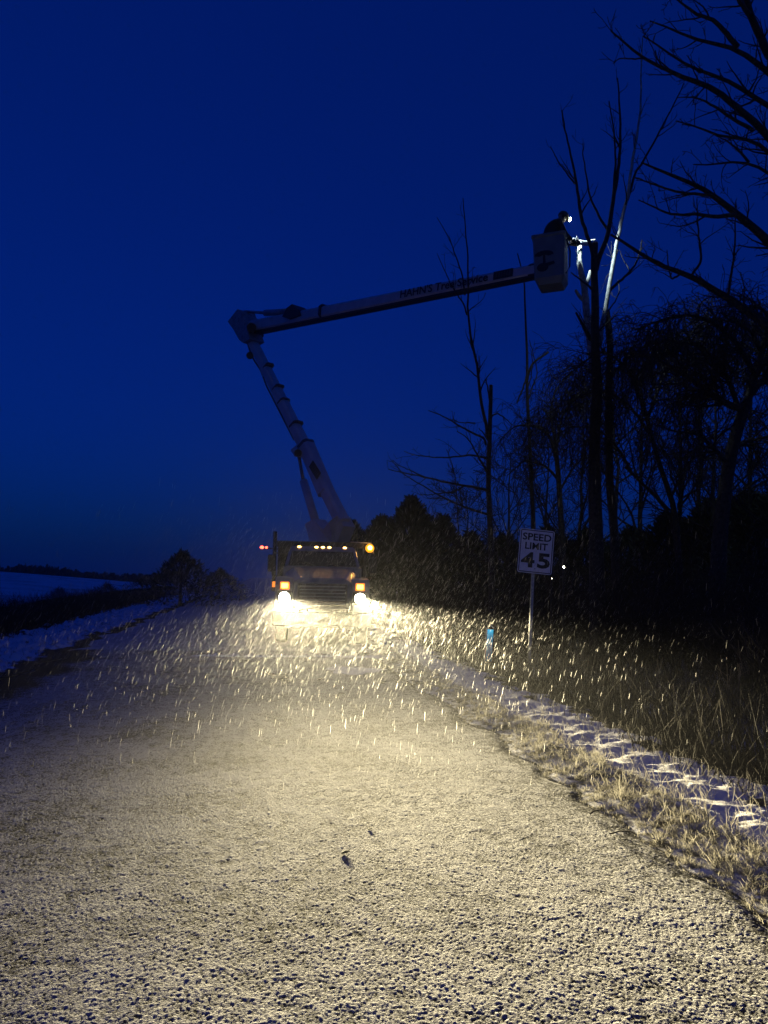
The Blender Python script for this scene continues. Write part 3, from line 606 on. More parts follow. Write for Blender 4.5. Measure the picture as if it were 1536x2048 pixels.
for s in (-1, 1):
    P_('fender', MB().loft([[(s*x, y, z) for (y, z) in ((.06, .80), (.06, 1.42), (.30, 1.58), (1.0, 1.62), (1.70, 1.50), (1.74, .80), (1.58, .80), (1.45, 1.10), (1.15, 1.22), (.80, 1.12), (.62, .80))] for x in (.70, 1.12)]), M_whitedirty, bevel=.02)
    h = P_('headlight_housing', MB().box((s*.89, .045, 1.13), (.34, .06, .30)), M_black, bevel=.02)
    r = .125; lens = MB().loft([[(s*.89+r*f*cos(a*pi/12), .012-dy, 1.13+r*f*sin(a*pi/12)) for a in range(24)] for (f, dy) in ((1, -.02), (1, .01), (.8, .03), (.4, .04))]).build('headlight', M_headon, truck)
    P_('turn_signal', MB().box((s*.89, .04, 1.405), (.15, .05, .11)), M_amber, bevel=.015)
    P_('signal_halo', MB().box((s*.89, .058, 1.405), (.22, .04, .18)), M_ambersoft, bevel=.015)  # orange glow round the signal, built as an emissive plate
    mr = P_('mirror', MB().box((s*1.30, 1.75, 1.95), (.22, .09, .44)), M_black, bevel=.03)
    P_('mirror_arm', MB().tube([(s*.92, 1.95, 2.20), (s*1.28, 1.78, 2.22), (s*1.30, 1.77, 2.10)], .016), M_black, mr)
    P_('mirror_arm', MB().tube([(s*.95, 1.9, 1.62), (s*1.28, 1.78, 1.62), (s*1.30, 1.77, 1.75)], .016), M_black, mr)
    def wheel(x, y, wdt=.28):
        t = P_('tyre', MB().loft([[(x+o, y+.5*f*cos(a*pi/14), .5+.5*f*sin(a*pi/14)) for a in range(28)] for (o, f) in ((-wdt/2, .62), (-wdt/2, .94), (-wdt/2+.04, 1), (wdt/2-.04, 1), (wdt/2, .94), (wdt/2, .62))], cap=True), M_rubber, smooth=False)
        xx = x+s*(wdt/2+.01); P_('rim', MB().loft([[(xx+s*o, y+f*cos(a*pi/10), .5+f*sin(a*pi/10)) for a in range(20)] for (o, f) in ((-.01, .30), (.012, .29), (-.0, .20), (.05, .12), (.06, .05))]), M_steel, t)
    wheel(s*.98, 1.15); wheel(s*1.04, 6.3); wheel(s*.74, 6.3)
    d = P_('door', MB().box((s*1.005, 2.35, 1.40), (.03, 1.10, .95)), M_whitedirty, bevel=.01)
    P_('handle', MB().box((s*1.035, 2.70, 1.62), (.03, .16, .035)), M_black, d)
    P_('side_window', MB().hexa([(s*.985-.012, 1.90, 1.90), (s*.985+.012, 1.90, 1.90), (s*.985+.012, 2.85, 1.90), (s*.985-.012, 2.85, 1.90)], [(s*.90-.012, 2.12, 2.30), (s*.90+.012, 2.12, 2.30), (s*.90+.012, 2.85, 2.30), (s*.90-.012, 2.85, 2.30)]), M_glass)
P_('marker_light', MB().box((-1.17, .72, 1.42), (.10, .10, .14)), M_ambersoft, bevel=.02)
P_('cab_body', MB().hexa(rect(.99, 1.56, 3.05, .85), rect(.98, 1.56, 3.05, 1.87)), M_whitedirty, bevel=.03)
P_('cab_roof', MB().loft([[(-.97, 1.64, 1.872), (.97, 1.64, 1.872), (.97, 3.05, 1.872), (-.97, 3.05, 1.872)], [(-.87, 2.02, 2.33), (.87, 2.02, 2.33), (.87, 3.02, 2.33), (-.87, 3.02, 2.33)], [(-.80, 2.12, 2.42), (.80, 2.12, 2.42), (.82, 2.98, 2.42), (-.82, 2.98, 2.42)]]), M_whitedirty, bevel=.03)
P_('windshield', MB().hexa([(-.88, 1.645, 1.90), (.88, 1.645, 1.90), (.88, 1.68, 1.90), (-.88, 1.68, 1.90)], [(-.80, 1.965, 2.29), (.80, 1.965, 2.29), (.80, 2.00, 2.29), (-.80, 2.00, 2.29)]), M_glass, bevel=.01)
for s in (-1, 1): P_('wiper', MB().tube([(s*.15, 1.63, 1.90), (s*.60, 1.72, 2.04)], .009, 5), M_black)
for x in (-.62, -.17, 0, .17, .58):
    b = P_('clearance_light', MB().ball((x, 2.10, 2.395), .042, 8, (1.2, .9, .8)), M_clear, smooth=True); P_('base', MB().box((x, 2.12, 2.365), (.13, .10, .03)), M_black, b)
# forestry box with cab guard
P_('dump_body', MB().box((0, 6.35, 1.72), (2.44, 4.1, 1.62)), M_black, bevel=.03)
for k in range(5): P_('body_rib', MB().box((-1.235, 4.7+.8*k, 1.72), (.04, .08, 1.5)).box((1.235, 4.7+.8*k, 1.72), (.04, .08, 1.5)), M_black)
P_('cab_guard', MB().box((0, 3.55, 2.56), (2.50, 1.15, .05)).box((0, 2.99, 2.50), (2.50, .05, .16)).box((-1.22, 3.62, 1.75), (.06, .10, 1.66)).box((1.22, 3.62, 1.75), (.06, .10, 1.66)), M_black)
P_('toolbox', MB().box((-1.0, 3.65, 1.25), (.5, .9, .7)).box((1.0, 3.65, 1.25), (.5, .9, .7)), M_whitedirty, bevel=.02)
P_('exhaust_stack', MB().tube([(-1.33, 3.4, 1.2), (-1.33, 3.4, 2.86)], .055, 10), M_black, smooth=True)
P_('light_bar', MB().tube([(.75, 2.93, 2.60), (1.33, 2.93, 2.58), (1.40, 2.93, 2.50), (1.40, 2.93, 2.3)], .014, 6), M_galv)
bcn = P_('beacon', MB().ball((1.30, 2.93, 2.44), .125, 12, (1, .6, 1)), mat('beacon_glow', (.9, .4, .05), .3, emit=(1.0, .42, .015), estr=1.1), smooth=True)
P_('bulb', MB().ball((1.30, 2.85, 2.45), .062, 10, (1, .6, 1)), M_clear, bcn, smooth=True)
P_('marker_arm', MB().tube([(-1.25, 4.4, 2.40), (-1.78, 4.4, 2.42)], .02, 6), M_black)
P_('red_marker', MB().ball((-1.75, 4.35, 2.44), .045, 8, (1.3, .8, 1)).ball((-1.62, 4.35, 2.44), .035, 8), M_red, smooth=True)

# ---- boom: all of it lies in one upright plane through the turret
Tp = np.array([2.02, 23.0, 2.0]); Bk = np.array([at(1103, 530, 16.6)[0], 16.6, 0]); dirv = Bk-Tp; dirv[2] = 0; dirv /= np.linalg.norm(dirv); nrm = np.array([-dirv[1], dirv[0], 0])
if nrm[1] > 0: nrm = -nrm          # side of the boom that faces the camera
def onplane(px, py, off=0.0):
    d = ray(px, py); o_ = np.array([0, 0, CH]); t = np.dot(Tp+nrm*off-o_, nrm)/np.dot(d, nrm); return o_+d*t
def LP(px, py, off=0.0): return loc(onplane(px, py, off))
LN = (TI.to_3x3() @ Vector(nrm)).normalized()
c = loc((Tp[0], Tp[1], 0))
P_('pedestal', MB().loft([[(c.x+f*cos(a*pi/8), c.y+f*sin(a*pi/8), z) for a in range(16)] for (f, z) in ((.46, .85), (.46, 1.1), (.34, 1.2), (.34, 2.3), (.48, 2.36), (.48, 2.46))]), M_white)
pv = LP(686, 1046); cyl0 = LP(632, 1046); elb = LP(496, 652); 
tz = c.copy(); tz.z = 2.46
P_('turret', MB().loft([[Vector(q)+LN*o for q in (tz+Vector((-.34, 0, 0)), tz+Vector((.34, 0, 0)), pv+Vector((.20, 0, -.1)), pv+Vector((0, 0, .22)), pv+Vector((-.22, 0, .02)), (pv+cyl0)/2+Vector((0, 0, -.22)), cyl0+Vector((.1, 0, .12)), cyl0+Vector((-.16, 0, -.05)))] for o in (-.24, .24)]), M_white, bevel=.01)
lower = P_('lower_boom', MB().beam(pv, LP(502, 678), .38, .40, .30, .30, LN, 8), M_white)
P_('boom_sleeve', MB().beam(LP(652, 985), LP(611, 888), .44, .48, .44, .48, LN), M_white, lower)
for (a, b) in (((613, 893), (611, 888)), ((592.6, 851), (591.8, 849)), ((567.6, 805), (566.8, 803)), ((556.6, 777), (556, 775.5)), ((537.4, 734), (536.6, 732))):
    P_('band', MB().beam(LP(*a), LP(*b), *((.46, .50)*2 if a[0] > 605 else tuple(np.array((.305, .31)*2)+.0007*(a[1]-700))), LN), M_band, lower)
pc = LP(629, 933, .34)
def plaque(pa, pb, hgt, off, parent, nst):
    a, b = LP(*pa, off), LP(*pb, off); t = (b-a).normalized(); up = LN.cross(t).normalized(); up = up if up.z > 0 else -up; L = (b-a).length
    def q(u0, u1, v0, v1, o, mt, par, nm):
        return MB().loft([[a+t*(u*L)+up*(v*hgt)+LN*oo for (u, v) in ((u0, v0), (u1, v0), (u1, v1), (u0, v1))] for oo in (o, o+.008)]).build(nm, mt, par)
    p = q(0, 1, -.5, .5, 0, M_plate, parent, 'nameplate'); m_ = MB()
    for k in range(nst):
        u = .14+.68*k/(nst-1); hh = .30 if k % 3 else .36
        m_.loft([[a+t*(uu*L)+up*(v*hgt)+LN*oo for (uu, v) in ((u, -.26), (u+.035, -.26), (u+.05, hh-.02), (u+.015, hh-.02))] for oo in (.009, .014)])
        if k % 2: m_.loft([[a+t*(uu*L)+up*(v*hgt)+LN*oo for (uu, v) in ((u, .0), (u+.08, .0), (u+.08, .10), (u, .10))] for oo in (.0095, .0145)])
    m_.build('worn_lettering', mat('worn_lettering', (.09, .09, .09), .6), p)
plaque((622, 927), (638, 953), .27, .24, lower, 6)
P_('lift_cylinder', MB().tube([cyl0, LP(607, 962)], .13, 12), M_white, lower, smooth=True)
P_('cylinder_rod', MB().tube([LP(607, 964), LP(597, 908)], .055, 8), M_steel, lower, smooth=True)
P_('cylinder_pin', MB().tube([LP(596, 906, -.3), LP(596, 906, .34)], .12, 10), M_black, lower)
P_('rod_bracket', MB().loft([[LP(*q)+LN*o for q in ((592, 902), (600, 915), (622, 905), (612, 885))] for o in (-.22, .22)]), M_white, lower)
P_('outer_link', MB().loft([[LP(*q)+LN*o for q in ((521, 728), (531, 754), (541, 748), (515, 690), (506, 700))] for o in (-.12, .12)]), M_white, lower)
P_('hose_reel', MB().tube([LP(500, 711, -.2), LP(500, 711, .2)], .13, 12), M_black, lower)
P_('hose', MB().tube([LP(490, 668), LP(499, 700), LP(509, 722), LP(521, 740), LP(533, 772), LP(560, 825), LP(588, 880)], .028, 6), M_black, lower)
# elbow and upper boom
P_('elbow', MB().loft([[LP(*q)+LN*o for q in ((469, 647), (489, 622), (497, 626), (515, 682), (500, 690), (492, 684), (481, 664))] for o in (-.30, .30)]), mat('elbow_paint', (.30, .32, .33), .5), bevel=.02)
P_('elbow_pin', MB().tube([LP(503, 655, -.40), LP(503, 655, .40)], .16, 12), M_black)
P_('link_bar', MB().loft([[LP(*q)+LN*o for q in ((488, 622), (492, 619), (512, 668), (507, 672))] for o in (-.34, -.28)]), M_black)
up0, up1 = LP(505, 655), LP(1080, 540)
upper = P_('upper_boom', MB().beam(up0, up1, .40, .42, .26, .27, LN, 16), M_white)
P_('dielectric_band', MB().beam(LP(647, 624), LP(651, 623), .42, .42, .42, .42, LN), M_black, upper)
P_('underside_tray', MB().beam(LP(515, 663)+Vector((0,0,-.03)), LP(1074, 552)+Vector((0,0,-.02)), .30, .12, .20, .08, LN, 6), M_black, upper)
P_('leveling_cylinder', MB().tube([LP(531, 626), LP(592, 623)], .115, 12), M_whitedirty, upper, smooth=True)
P_('leveling_rod', MB().tube([LP(490, 623), LP(533, 626)], .05, 8), M_steel, upper, smooth=True)
P_('cylinder_mount', MB().loft([[LP(*q)+LN*o for q in ((577, 637), (586, 620), (597, 612), (608, 622), (612, 634), (590, 642))] for o in (-.26, .26)]), M_black, upper)
# lettering along the upper boom
def text_mesh(s, size, ext=.004, bold=0.0, shear=0):
    cu = bpy.data.curves.new('t', 'FONT'); cu.body = s; cu.size = size; cu.extrude = ext; cu.offset = bold; cu.align_x = 'LEFT'; cu.resolution_u = 3
    ob = bpy.data.objects.new('t', cu); COL.objects.link(ob); dg = bpy.context.evaluated_depsgraph_get(); dg.update()
    me = bpy.data.meshes.new_from_object(ob.evaluated_get(dg)); bpy.data.objects.remove(ob); bpy.data.curves.remove(cu)
    co = np.zeros(len(me.vertices)*3); me.vertices.foreach_get('co', co); co = co.reshape(-1, 3); return me, co
def put_text(s, origin, xa, ya, width, height, mt, parent, name='lettering', bold=0.0, serif=False, capfix=None):
    me, co = text_mesh(s, 1.0, .01, bold); x0, x1 = co[:, 0].min(), co[:, 0].max(); y0, y1 = co[:, 1].min(), co[:, 1].max()
    xa, ya = Vector(xa).normalized(), Vector(ya).normalized(); za = xa.cross(ya)
    M4 = np.array([list(xa*(width/(x1-x0))), list(ya*(height/(y1-y0))), list(za*.4)]); V = (co-np.array([x0, y0, 0])) @ M4 + np.array(origin)
    me.vertices.foreach_set('co', V.ravel()); me.update(); me.name = name; me.materials.clear(); me.materials.append(mt)
    o = bpy.data.objects.new(name, me); COL.objects.link(o); o.parent = parent; return o
ta, tb = LP(800, 596, .185), LP(975, 561.5, .165); tx_ = (tb-ta).normalized(); ty_ = LN.cross(tx_); ty_ = ty_ if ty_.z > 0 else -ty_
if tx_.cross(ty_).dot(LN) < 0: pass
put_text("HAHN'S Tree Service", ta, tx_, ty_, (tb-ta).length, .22, M_letter, upper, bold=.012)
plaque((987, 552), (1026, 544), .20, .15, upper, 6)

# ---- bucket (hollow, tapering foot) at the boom tip, built in its own frame then placed
bc = at(1103, 566, 16.6); bl = loc(bc); bz = bl.z-.10
def ringb(hx, hy, z, r=.10, sx=0, sy=0):
    pts = []
    for (cx, cy, a0) in ((hx-r, hy-r, 0), (-hx+r, hy-r, 90), (-hx+r, -hy+r, 180), (hx-r, -hy+r, 270)):
        for k in range(4): a = radians(a0+30*k); pts.append((cx+r*cos(a)+sx, cy+r*sin(a)+sy, z))
    return pts
BR = Matrix.Translation((bl.x, bl.y, bz)) @ Matrix.Rotation(radians(-26), 4, 'Z') @ Matrix.Rotation(radians(-1.5), 4, 'Y')
def brings(spec): return [[BR @ Vector(q) for q in ringb(*s_)] for s_ in spec]
bucket = P_('bucket', MB().loft(brings([(.27, .27, -.02, .06), (.345, .345, .13, .06), (.345, .345, .26, .06), (.36, .36, 1.08, .06), (.39, .39, 1.10, .06), (.39, .39, 1.15, .06), (.345, .345, 1.15, .06), (.33, .33, .25, .06), (.25, .25, .04, .08)]), cap=True), M_bucket)
P_('bucket_bracket', MB().beam(LP(1062, 544), LP(1096, 536), .24, .34, .24, .34, LN), M_black, bucket)
P_('control_lever', MB().tube([BR @ Vector((.30, -.28, 1.12)), BR @ Vector((.32, -.30, 1.30))], .02, 6), M_black, bucket)
# emblem on the bucket: a spreading crown over a trunk with curling roots
em = MB()
def flat(pts, o=0.0):
    em.loft([[BR @ Vector((x, -.355-.001*0-oo-o+(.015*(.7-z)), z)) for (x, z) in pts] for oo in (-.02, .008)])
cx_, cz = -.10, .50
flat([(cx_+.21*cos(a)*1.05, cz+.14+.11*sin(a)) for a in np.linspace(.05, pi-.05, 12)]+[(cx_-.10, cz+.12), (cx_, cz+.16), (cx_+.10, cz+.12)])
flat([(cx_-.035, cz-.14), (cx_+.035, cz-.14), (cx_+.025, cz+.16), (cx_-.02, cz+.16)], .002)
flat([(cx_-.04+.13*cos(a), cz-.14+.10*sin(a)) for a in np.linspace(0, 2*pi, 14)[:-1]], .004)
flat([(cx_+.0, cz-.06), (cx_+.22, cz-.02), (cx_+.24, cz-.08), (cx_+.05, cz-.13)], .006)
em.build('emblem', M_letter, bucket)
P_('hydraulic_hose', MB().tube([BR @ Vector((.40, -.2, 1.02)), BR @ Vector((.47, -.22, .7)), BR @ Vector((.45, -.2, .35)), BR @ Vector((.36, -.2, .2))], .018, 6), M_black, bucket)

# ------------------------------------------------------------------ worker in the bucket
def skin_body(name, verts, edges, rad, mt, parent=None, root=0, lev=2):
    me = bpy.data.meshes.new(name); me.from_pydata([tuple(v) for v in verts], edges, []); me.update(); me.materials.append(mt)
    o = bpy.data.objects.new(name, me); COL.objects.link(o); o.parent = parent
    o.modifiers.new('skin', 'SKIN'); sv = me.skin_vertices[0].data
    for i, r in enumerate(rad): sv[i].radius = (r, r) if not hasattr(r, '__len__') else r; sv[i].use_root = (i == root)
    s = o.modifiers.new('sub', 'SUBSURF'); s.levels = lev; s.render_levels = lev
    dg = bpy.context.evaluated_depsgraph_get(); me2 = bpy.data.meshes.new_from_object(o.evaluated_get(dg)); me2.name = name
    o.modifiers.clear(); o.data = me2; bpy.data.meshes.remove(me); me2.polygons.foreach_set('use_smooth', [True]*len(me2.polygons)); return o
BW = TM @ BR                                 # bucket frame in the world
wb = BW @ Vector((0, 0, .06)); worker = empty('person', wb, 0.0)
tag(worker, 'worker in dark jacket and helmet, headlamp lit, leaning out of the raised bucket', 'person')
# local frame: x = towards the tree (right), y = away from camera, z up; standing height about 1.78
V = [(-.04, 0, .90), (-.06, 0, 1.12), (.02, 0, 1.36), (.12, 0, 1.47), (.20, 0, 1.545),        # pelvis, waist, chest, upper chest, neck
     (.00, -.10, .86), (.03, -.11, .46), (-.01, -.11, .09), (.10, -.12, .04),                    # camera-side leg, foot
     (.00, .10, .86), (.03, .11, .46), (-.01, .11, .09), (.10, .12, .04),
     (.10, -.19, 1.44), (.24, -.22, 1.16), (.45, -.12, 1.06),                                     # camera-side arm
     (.12, .19, 1.44), (.32, .20, 1.20), (.50, .06, 1.15)]
Ed = [(0, 1), (1, 2), (2, 3), (3, 4), (0, 5), (5, 6), (6, 7), (7, 8), (0, 9), (9, 10), (10, 11), (11, 12), (3, 13), (13, 14), (14, 15), (3, 16), (16, 17), (17, 18)]
Rd = [(.15, .17), (.17, .18), (.20, .21), (.15, .17), .065, .10, .07, .055, .05, .10, .07, .055, .05, .085, .062, .042, .085, .062, .042]
skin_body('body', V, Ed, Rd, M_jacket, worker)
vest = MB().loft([[(-.04+.02*k*2+.21*cos(a)*(1-.1*k)-.015, .215*sin(a)*(1+.04*k), .96+.13*k) for a in np.linspace(0, 2*pi, 17)[:-1]] for k in range(2)]).build('jacket_hem', M_greenj, worker, smooth=True)
# head: skull with brow, nose, chin, ears; tilted to look down at the cut
HM = Matrix.Translation((.26, -.01, 1.63)) @ Matrix.Rotation(radians(26), 4, 'Y')
def hp(x, y, z): return HM @ Vector((x, y, z))
hd = MB(); rings = []
for (z, fx, bx, w) in ((-.115, .045, .03, .035), (-.095, .075, .05, .055), (-.06, .088, .075, .066), (-.02, .090, .090, .072), (.02, .092, .098, .076), (.06, .092, .100, .076), (.10, .070, .085, .062), (.125, .03, .045, .03)):
    rings.append([hp((fx if cos(a) > 0 else bx)*cos(a), w*sin(a), z) for a in np.linspace(0, 2*pi, 17)[:-1]])
head = hd.loft(rings).build('head', M_skin, worker, smooth=True)
MB().loft([[hp(.085, -.012, .015), hp(.085, .012, .015), hp(.088, 0, .02)], [hp(.118, -.015, -.028), hp(.118, .015, -.028), hp(.108, 0, -.02)], [hp(.088, -.014, -.036), hp(.088, .014, -.036), hp(.088, 0, -.034)]]).build('nose', M_skin, head)
for s in (-1, 1):
    MB().ball(hp(.082, s*.030, .018), .012, 6).build('eye', M_letter, head, smooth=True)
    MB().ball(hp(-.005, s*.076, -.005), .028, 6, (.7, .35, 1)).build('ear', M_skin, head, smooth=True)
MB().ball(hp(.084, 0, -.062), .020, 6, (.35, 1.2, .3)).build('mouth', M_greenj, head, smooth=True)
rings = [[hp((.125*f)*cos(a)+(.0 if f < 1.05 else .018), .108*f*sin(a), z) for a in np.linspace(0, 2*pi, 21)[:-1]] for (z, f) in ((.035, 1.16), (.045, 1.02), (.09, 1.0), (.13, .84), (.155, .55), (.165, .2))]
hel = MB().loft(rings).build('helmet', M_helmet, worker, smooth=True)
MB().loft([[hp(x, y, z) for (x, y) in ((.11, -.085), (.175, -.05), (.175, .05), (.11, .085))] for z in (.034, .046)]).build('brim', M_helmet, hel)
for s in (-1, 1): MB().ball(hp(-.01, s*.10, .0), .042, 8, (.9, .5, 1.1)).build('ear_muff', M_black, hel, smooth=True)
MB().tube([hp(.115, 0, .075), hp(.165, 0, .068)], .034, 10).build('lamp_housing', M_black, hel)
MB().ball(hp(.172, -.012, .062), .040, 8, (.6, 1.15, 1.15)).build('headlamp', M_lampcool, worker, smooth=True)
# gloved hands: palm, four bent fingers and a thumb closed round the saw handles
def hand(o, fwd, side, dn, sc=1.0):
    o, fwd, side, dn = Vector(o), Vector(fwd).normalized(), Vector(side).normalized(), Vector(dn).normalized()
    Vv = [o-fwd*.05, o, o+fwd*.05]; Ee = [(0, 1), (1, 2)]; Rr = [(.026, .032), (.024, .042), (.020, .040)]
    for k, L in enumerate((.030, .035, .033, .026)):
        b = o+fwd*.055+side*(.033-.022*k); i = len(Vv); Vv += [b, b+fwd*L*.9+dn*.006, b+fwd*L*.9+dn*(L+.006), b+fwd*.002+dn*(L*1.5+.006)]; Ee += [(2, i), (i, i+1), (i+1, i+2), (i+2, i+3)]; Rr += [.010, .0100, .0092, .008]
    i = len(Vv); Vv += [o+side*.045, o+side*.055+fwd*.03+dn*.018, o+side*.035+fwd*.05+dn*.04]; Ee += [(1, i), (i, i+1), (i+1, i+2)]; Rr += [.014, .012, .010]
    return skin_body('hand', Vv, Ee, Rr, M_black, worker, 1, 1)
hand((.50, -.105, 1.05), (1, .15, -.1), (0, -.3, 1), (0, .6, -.8)); hand((.55, .045, 1.14), (1, -.2, -.05), (0, -.6, .5), (0, -.1, -1))
SW = Matrix.Translation(wb)
saw = empty('chainsaw', wb + Vector((.56, -.02, 1.06))); tag(saw, 'chainsaw held by the worker over the bucket rim beside the pale cut stem', 'chainsaw')
MB().loft([[(x, y, z) for (x, z) in ((-.12, -.07), (.12, -.08), (.13, .02), (.06, .07), (-.08, .06))] for y in (-.05, .05)]).build('engine_housing', M_orange, saw, bevel=.012)
MB().tube([(-.10, 0, .05), (-.19, 0, .06), (-.22, 0, 0), (-.17, 0, -.06), (-.10, 0, -.06)], .015, 7).build('rear_handle', M_black, saw, smooth=True)
MB().tube([(.02, -.07, -.03), (.02, -.08, .10), (.02, .07, .10), (.02, .08, -.03)], .013, 7).build('front_handle', M_black, saw, smooth=True)
MB().loft([[(x, y, z) for (x, z) in ((.12, -.045), (.46, -.040), (.49, -.015), (.46, .010), (.12, .010))] for y in (-.004, .004)]).build('guide_bar', M_steel, saw)
MB().tube([(.12, 0, .014), (.46, 0, .014), (.494, 0, -.015), (.46, 0, -.044), (.12, 0, -.049)], .006, 5).build('chain', M_black, saw)

# ------------------------------------------------------------------ speed limit sign
sb = ground(1058, 1355); sz = float(terrain_h(sb[0], sb[1])); Ys = float(sb[1])
topc = at(1072, 1103, Ys); sign = empty('speed_limit_sign', (sb[0], Ys, sz)); tag(sign, 'white speed limit 45 sign leaning slightly on a thin metal post beside the right ditch', 'sign')
so = Vector((sb[0], Ys, sz)); pt = Vector(at(1070, 1075, Ys))-so; pb = Vector((-.01, 0, -.15))
ax = (pt-pb).normalized(); sx = Vector((cos(.34), -sin(.34), -.085)).normalized(); sx = (Vector((1, -.06, 0))-ax*ax.dot(Vector((1, -.06, 0)))).normalized()
# tilt of the plate in the photograph: its top edge falls to the right
nrmS = sx.cross(ax).normalized(); tl = radians(2.2); px_ = (sx*cos(tl)-ax*sin(tl)); py_ = (ax*cos(tl)+sx*sin(tl)); sc_ = Vector(topc)-so+nrmS*.0
po = MB(); 
for (a, b) in ((-.028, -.018), (-.018, .018), (.018, .028)):
    dd = .0 if abs(a) > .02 and abs(b) < .028 else 0
    po.loft([[pb+(pt-pb)*f+sx*x+nrmS*(z) for (x, z) in (((a, -.030+.0), (b, -.030), (b, -.036), (a, -.036)) if b-a < .02 else ((a, -.010), (b, -.010), (b, -.016), (a, -.016)))] for f in (0, 1)])
po.loft([[pb+(pt-pb)*f+sx*x+nrmS*z for (x, z) in ((-.020, -.030), (-.016, -.030), (-.016, -.012), (-.020, -.012))] for f in (0, 1)])
po.loft([[pb+(pt-pb)*f+sx*x+nrmS*z for (x, z) in ((.016, -.030), (.020, -.030), (.020, -.012), (.016, -.012))] for f in (0, 1)])
post = po.build('post', M_galv, sign)
def plate(w, h, z0, z1, mt, name, r=.035, hole=None):
    pts = []
    for (cx2, cy2, a0) in ((w/2-r, h/2-r, 0), (-w/2+r, h/2-r, 90), (-w/2+r, -h/2+r, 180), (w/2-r, -h/2+r, 270)):
        for k in range(4): a = radians(a0+30*k); pts.append((cx2+r*cos(a), cy2+r*sin(a)))
    return MB().loft([[sc_+px_*x+py_*y+nrmS*z for (x, y) in pts] for z in (z0, z1)]).build(name, mt, sign), pts
pl, _ = plate(.61, .762, 0, .003, M_sign, 'panel')
def bar(x0, x1, y0, y1, z=.0045): return [[sc_+px_*x+py_*y+nrmS*zz for (x, y) in ((x0, y0), (x1, y0), (x1, y1), (x0, y1))] for zz in (.0025, z)]
bm = MB(); 
for q in ((-.285, .285, .352, .366), (-.285, .285, -.366, -.352), (-.290, -.276, -.350, .350), (.276, .290, -.350, .350)): bm.loft(bar(*q))
bm.build('border', M_letter, sign)
def stext(s, x, y, w, h, bold): put_text(s, sc_+px_*x+py_*y+nrmS*.003, px_, py_, w, h, M_letter, sign, bold=bold)
stext('SPEED', -.255, .185, .51, .125, .02); stext('LIMIT', -.20, .030, .40, .12, .02)
stext('4', -.255, -.285, .24, .265, .035); stext('5', .035, -.285, .225, .265, .035)
for y in (.30, -.30): MB().tube([sc_+px_*0+py_*y+nrmS*.002, sc_+py_*y+nrmS*.012], .009, 8).build('bolt', M_steel, sign)

# ------------------------------------------------------------------ blue marker post
mbp = ground(972, 1340); Ym = 13.6; mz = float(terrain_h(at(972, 1300, Ym)[0], Ym)); t0 = at(975, 1326, Ym); t1 = at(981, 1255, Ym)
mk = empty('marker_post', (t0[0], Ym, mz)); tag(mk, 'short blue and white flexible marker post left of the speed limit sign', 'marker post'); ofm = Vector((t0[0], Ym, mz))
a = Vector(t0)-ofm; a.z = -.1; b = Vector(t1)-ofm; w = .068
def strip(x0, x1, f0, f1, dz, mt, nm, par=mk):
    sidev = Vector((.93, -.36, 0)); A_ = a.lerp(b, f0); B_ = a.lerp(b, f1); n_ = Vector((-.36, -.93, 0))
    return MB().loft([[P+sidev*x+n_*z for (x, z) in ((x0, dz), (x1, dz), (x1, dz+.004), (x0, dz+.004))] for P in (A_, B_)]).build(nm, mt, par)
strip(-w*.5, w*.4, .0, .34, 0, M_black, 'stem'); strip(-w*.75, w*.85, .32, .96, .005, M_blue, 'blue_panel')
M_wp = mat('white_plastic', (.7, .7, .68), .5)
MB().tube([a+Vector((-w, .02, 0)), b+Vector((-w, .0, -.02)), b+Vector((-w*.5, 0, .03)), b+Vector((w*.2, 0, .035)), b+Vector((w*.9, 0, -.01))], .010, 6).build('white_edge', M_wp, mk, smooth=True)

# ------------------------------------------------------------------ distant yard lamps, glimpsed through the trees
for k, (px, py, Y, r, lab) in enumerate([(1127, 1134, 17.0, .024, 'small bright yellowish lamp glimpsed through the dark woods right of the speed limit sign'), (1103, 1157, 17.2, .008, 'faint tiny lamp low behind the lower right corner of the speed limit sign')]):
    p = at(px, py, Y); z = float(terrain_h(p[0], Y)); root = empty('yard_lamp', (p[0], Y, z)); tag(root, lab, 'lamp'); hgt = p[2]-z
    MB().tube([(0, 0, -.1), (0, 0, hgt-.02)], .02, 6).build('post', M_black, root)
    MB().loft([[(r*2*cos(q), r*2*sin(q), hgt+r+zz) for q in np.linspace(0, 2*pi, 9)[:-1]] for zz in (0, .01)]).build('hood', M_black, root)
    MB().ball((0, -.02, hgt), r, 8).build('bulb', M_yard, root, smooth=True)

# ------------------------------------------------------------------ litter on the road
def onroad(px, py): g = ground(px, py, .012); return g[0], g[1]
for (px, py, s, lab) in ((690, 1708, .024, 'larger of two dark stones on the snowy road in the foreground'), (740, 1660, .014, 'smaller dark stone on the road, just up the road from the larger one'), (766, 1366, .045, 'dark clod at the far edge of the bright road near the snow ridge'), (640, 1360, .035, 'small dark clod on the road right of the forked stick')):
    x, y = onroad(px, py); o = MB().ball((0, 0, s*.45), s*.95, 8, (1.2, .9, .34)); o.v = [(a_+s*.22*sin(9*b_/s*.3+c_*40), b_+s*.2*cos(a_*60), c_+s*.15*sin(a_*50)) for (a_, b_, c_) in o.v]
    q = o.build('stone', M_stone, smooth=False); q.location = (x, y, .012); tag(q, lab, 'stone')
def stick(label, pts, rad, branches=()):
    x, y = onroad(*pts[0]); root = empty('fallen_twig', (x, y, .015)); tag(root, label, 'twig')
    for k, br in enumerate([pts]+list(branches)):
        q = [Vector((*onroad(*p), .0+h_))-Vector((x, y, 0)) for p, h_ in zip(br, (.01, .035, .045, .03, .012))]
        MB().tube(q, [rad*(1-.12*i) for i in range(len(q))], 6).build('stem' if k == 0 else 'side_shoot', M_bark, root, smooth=True)
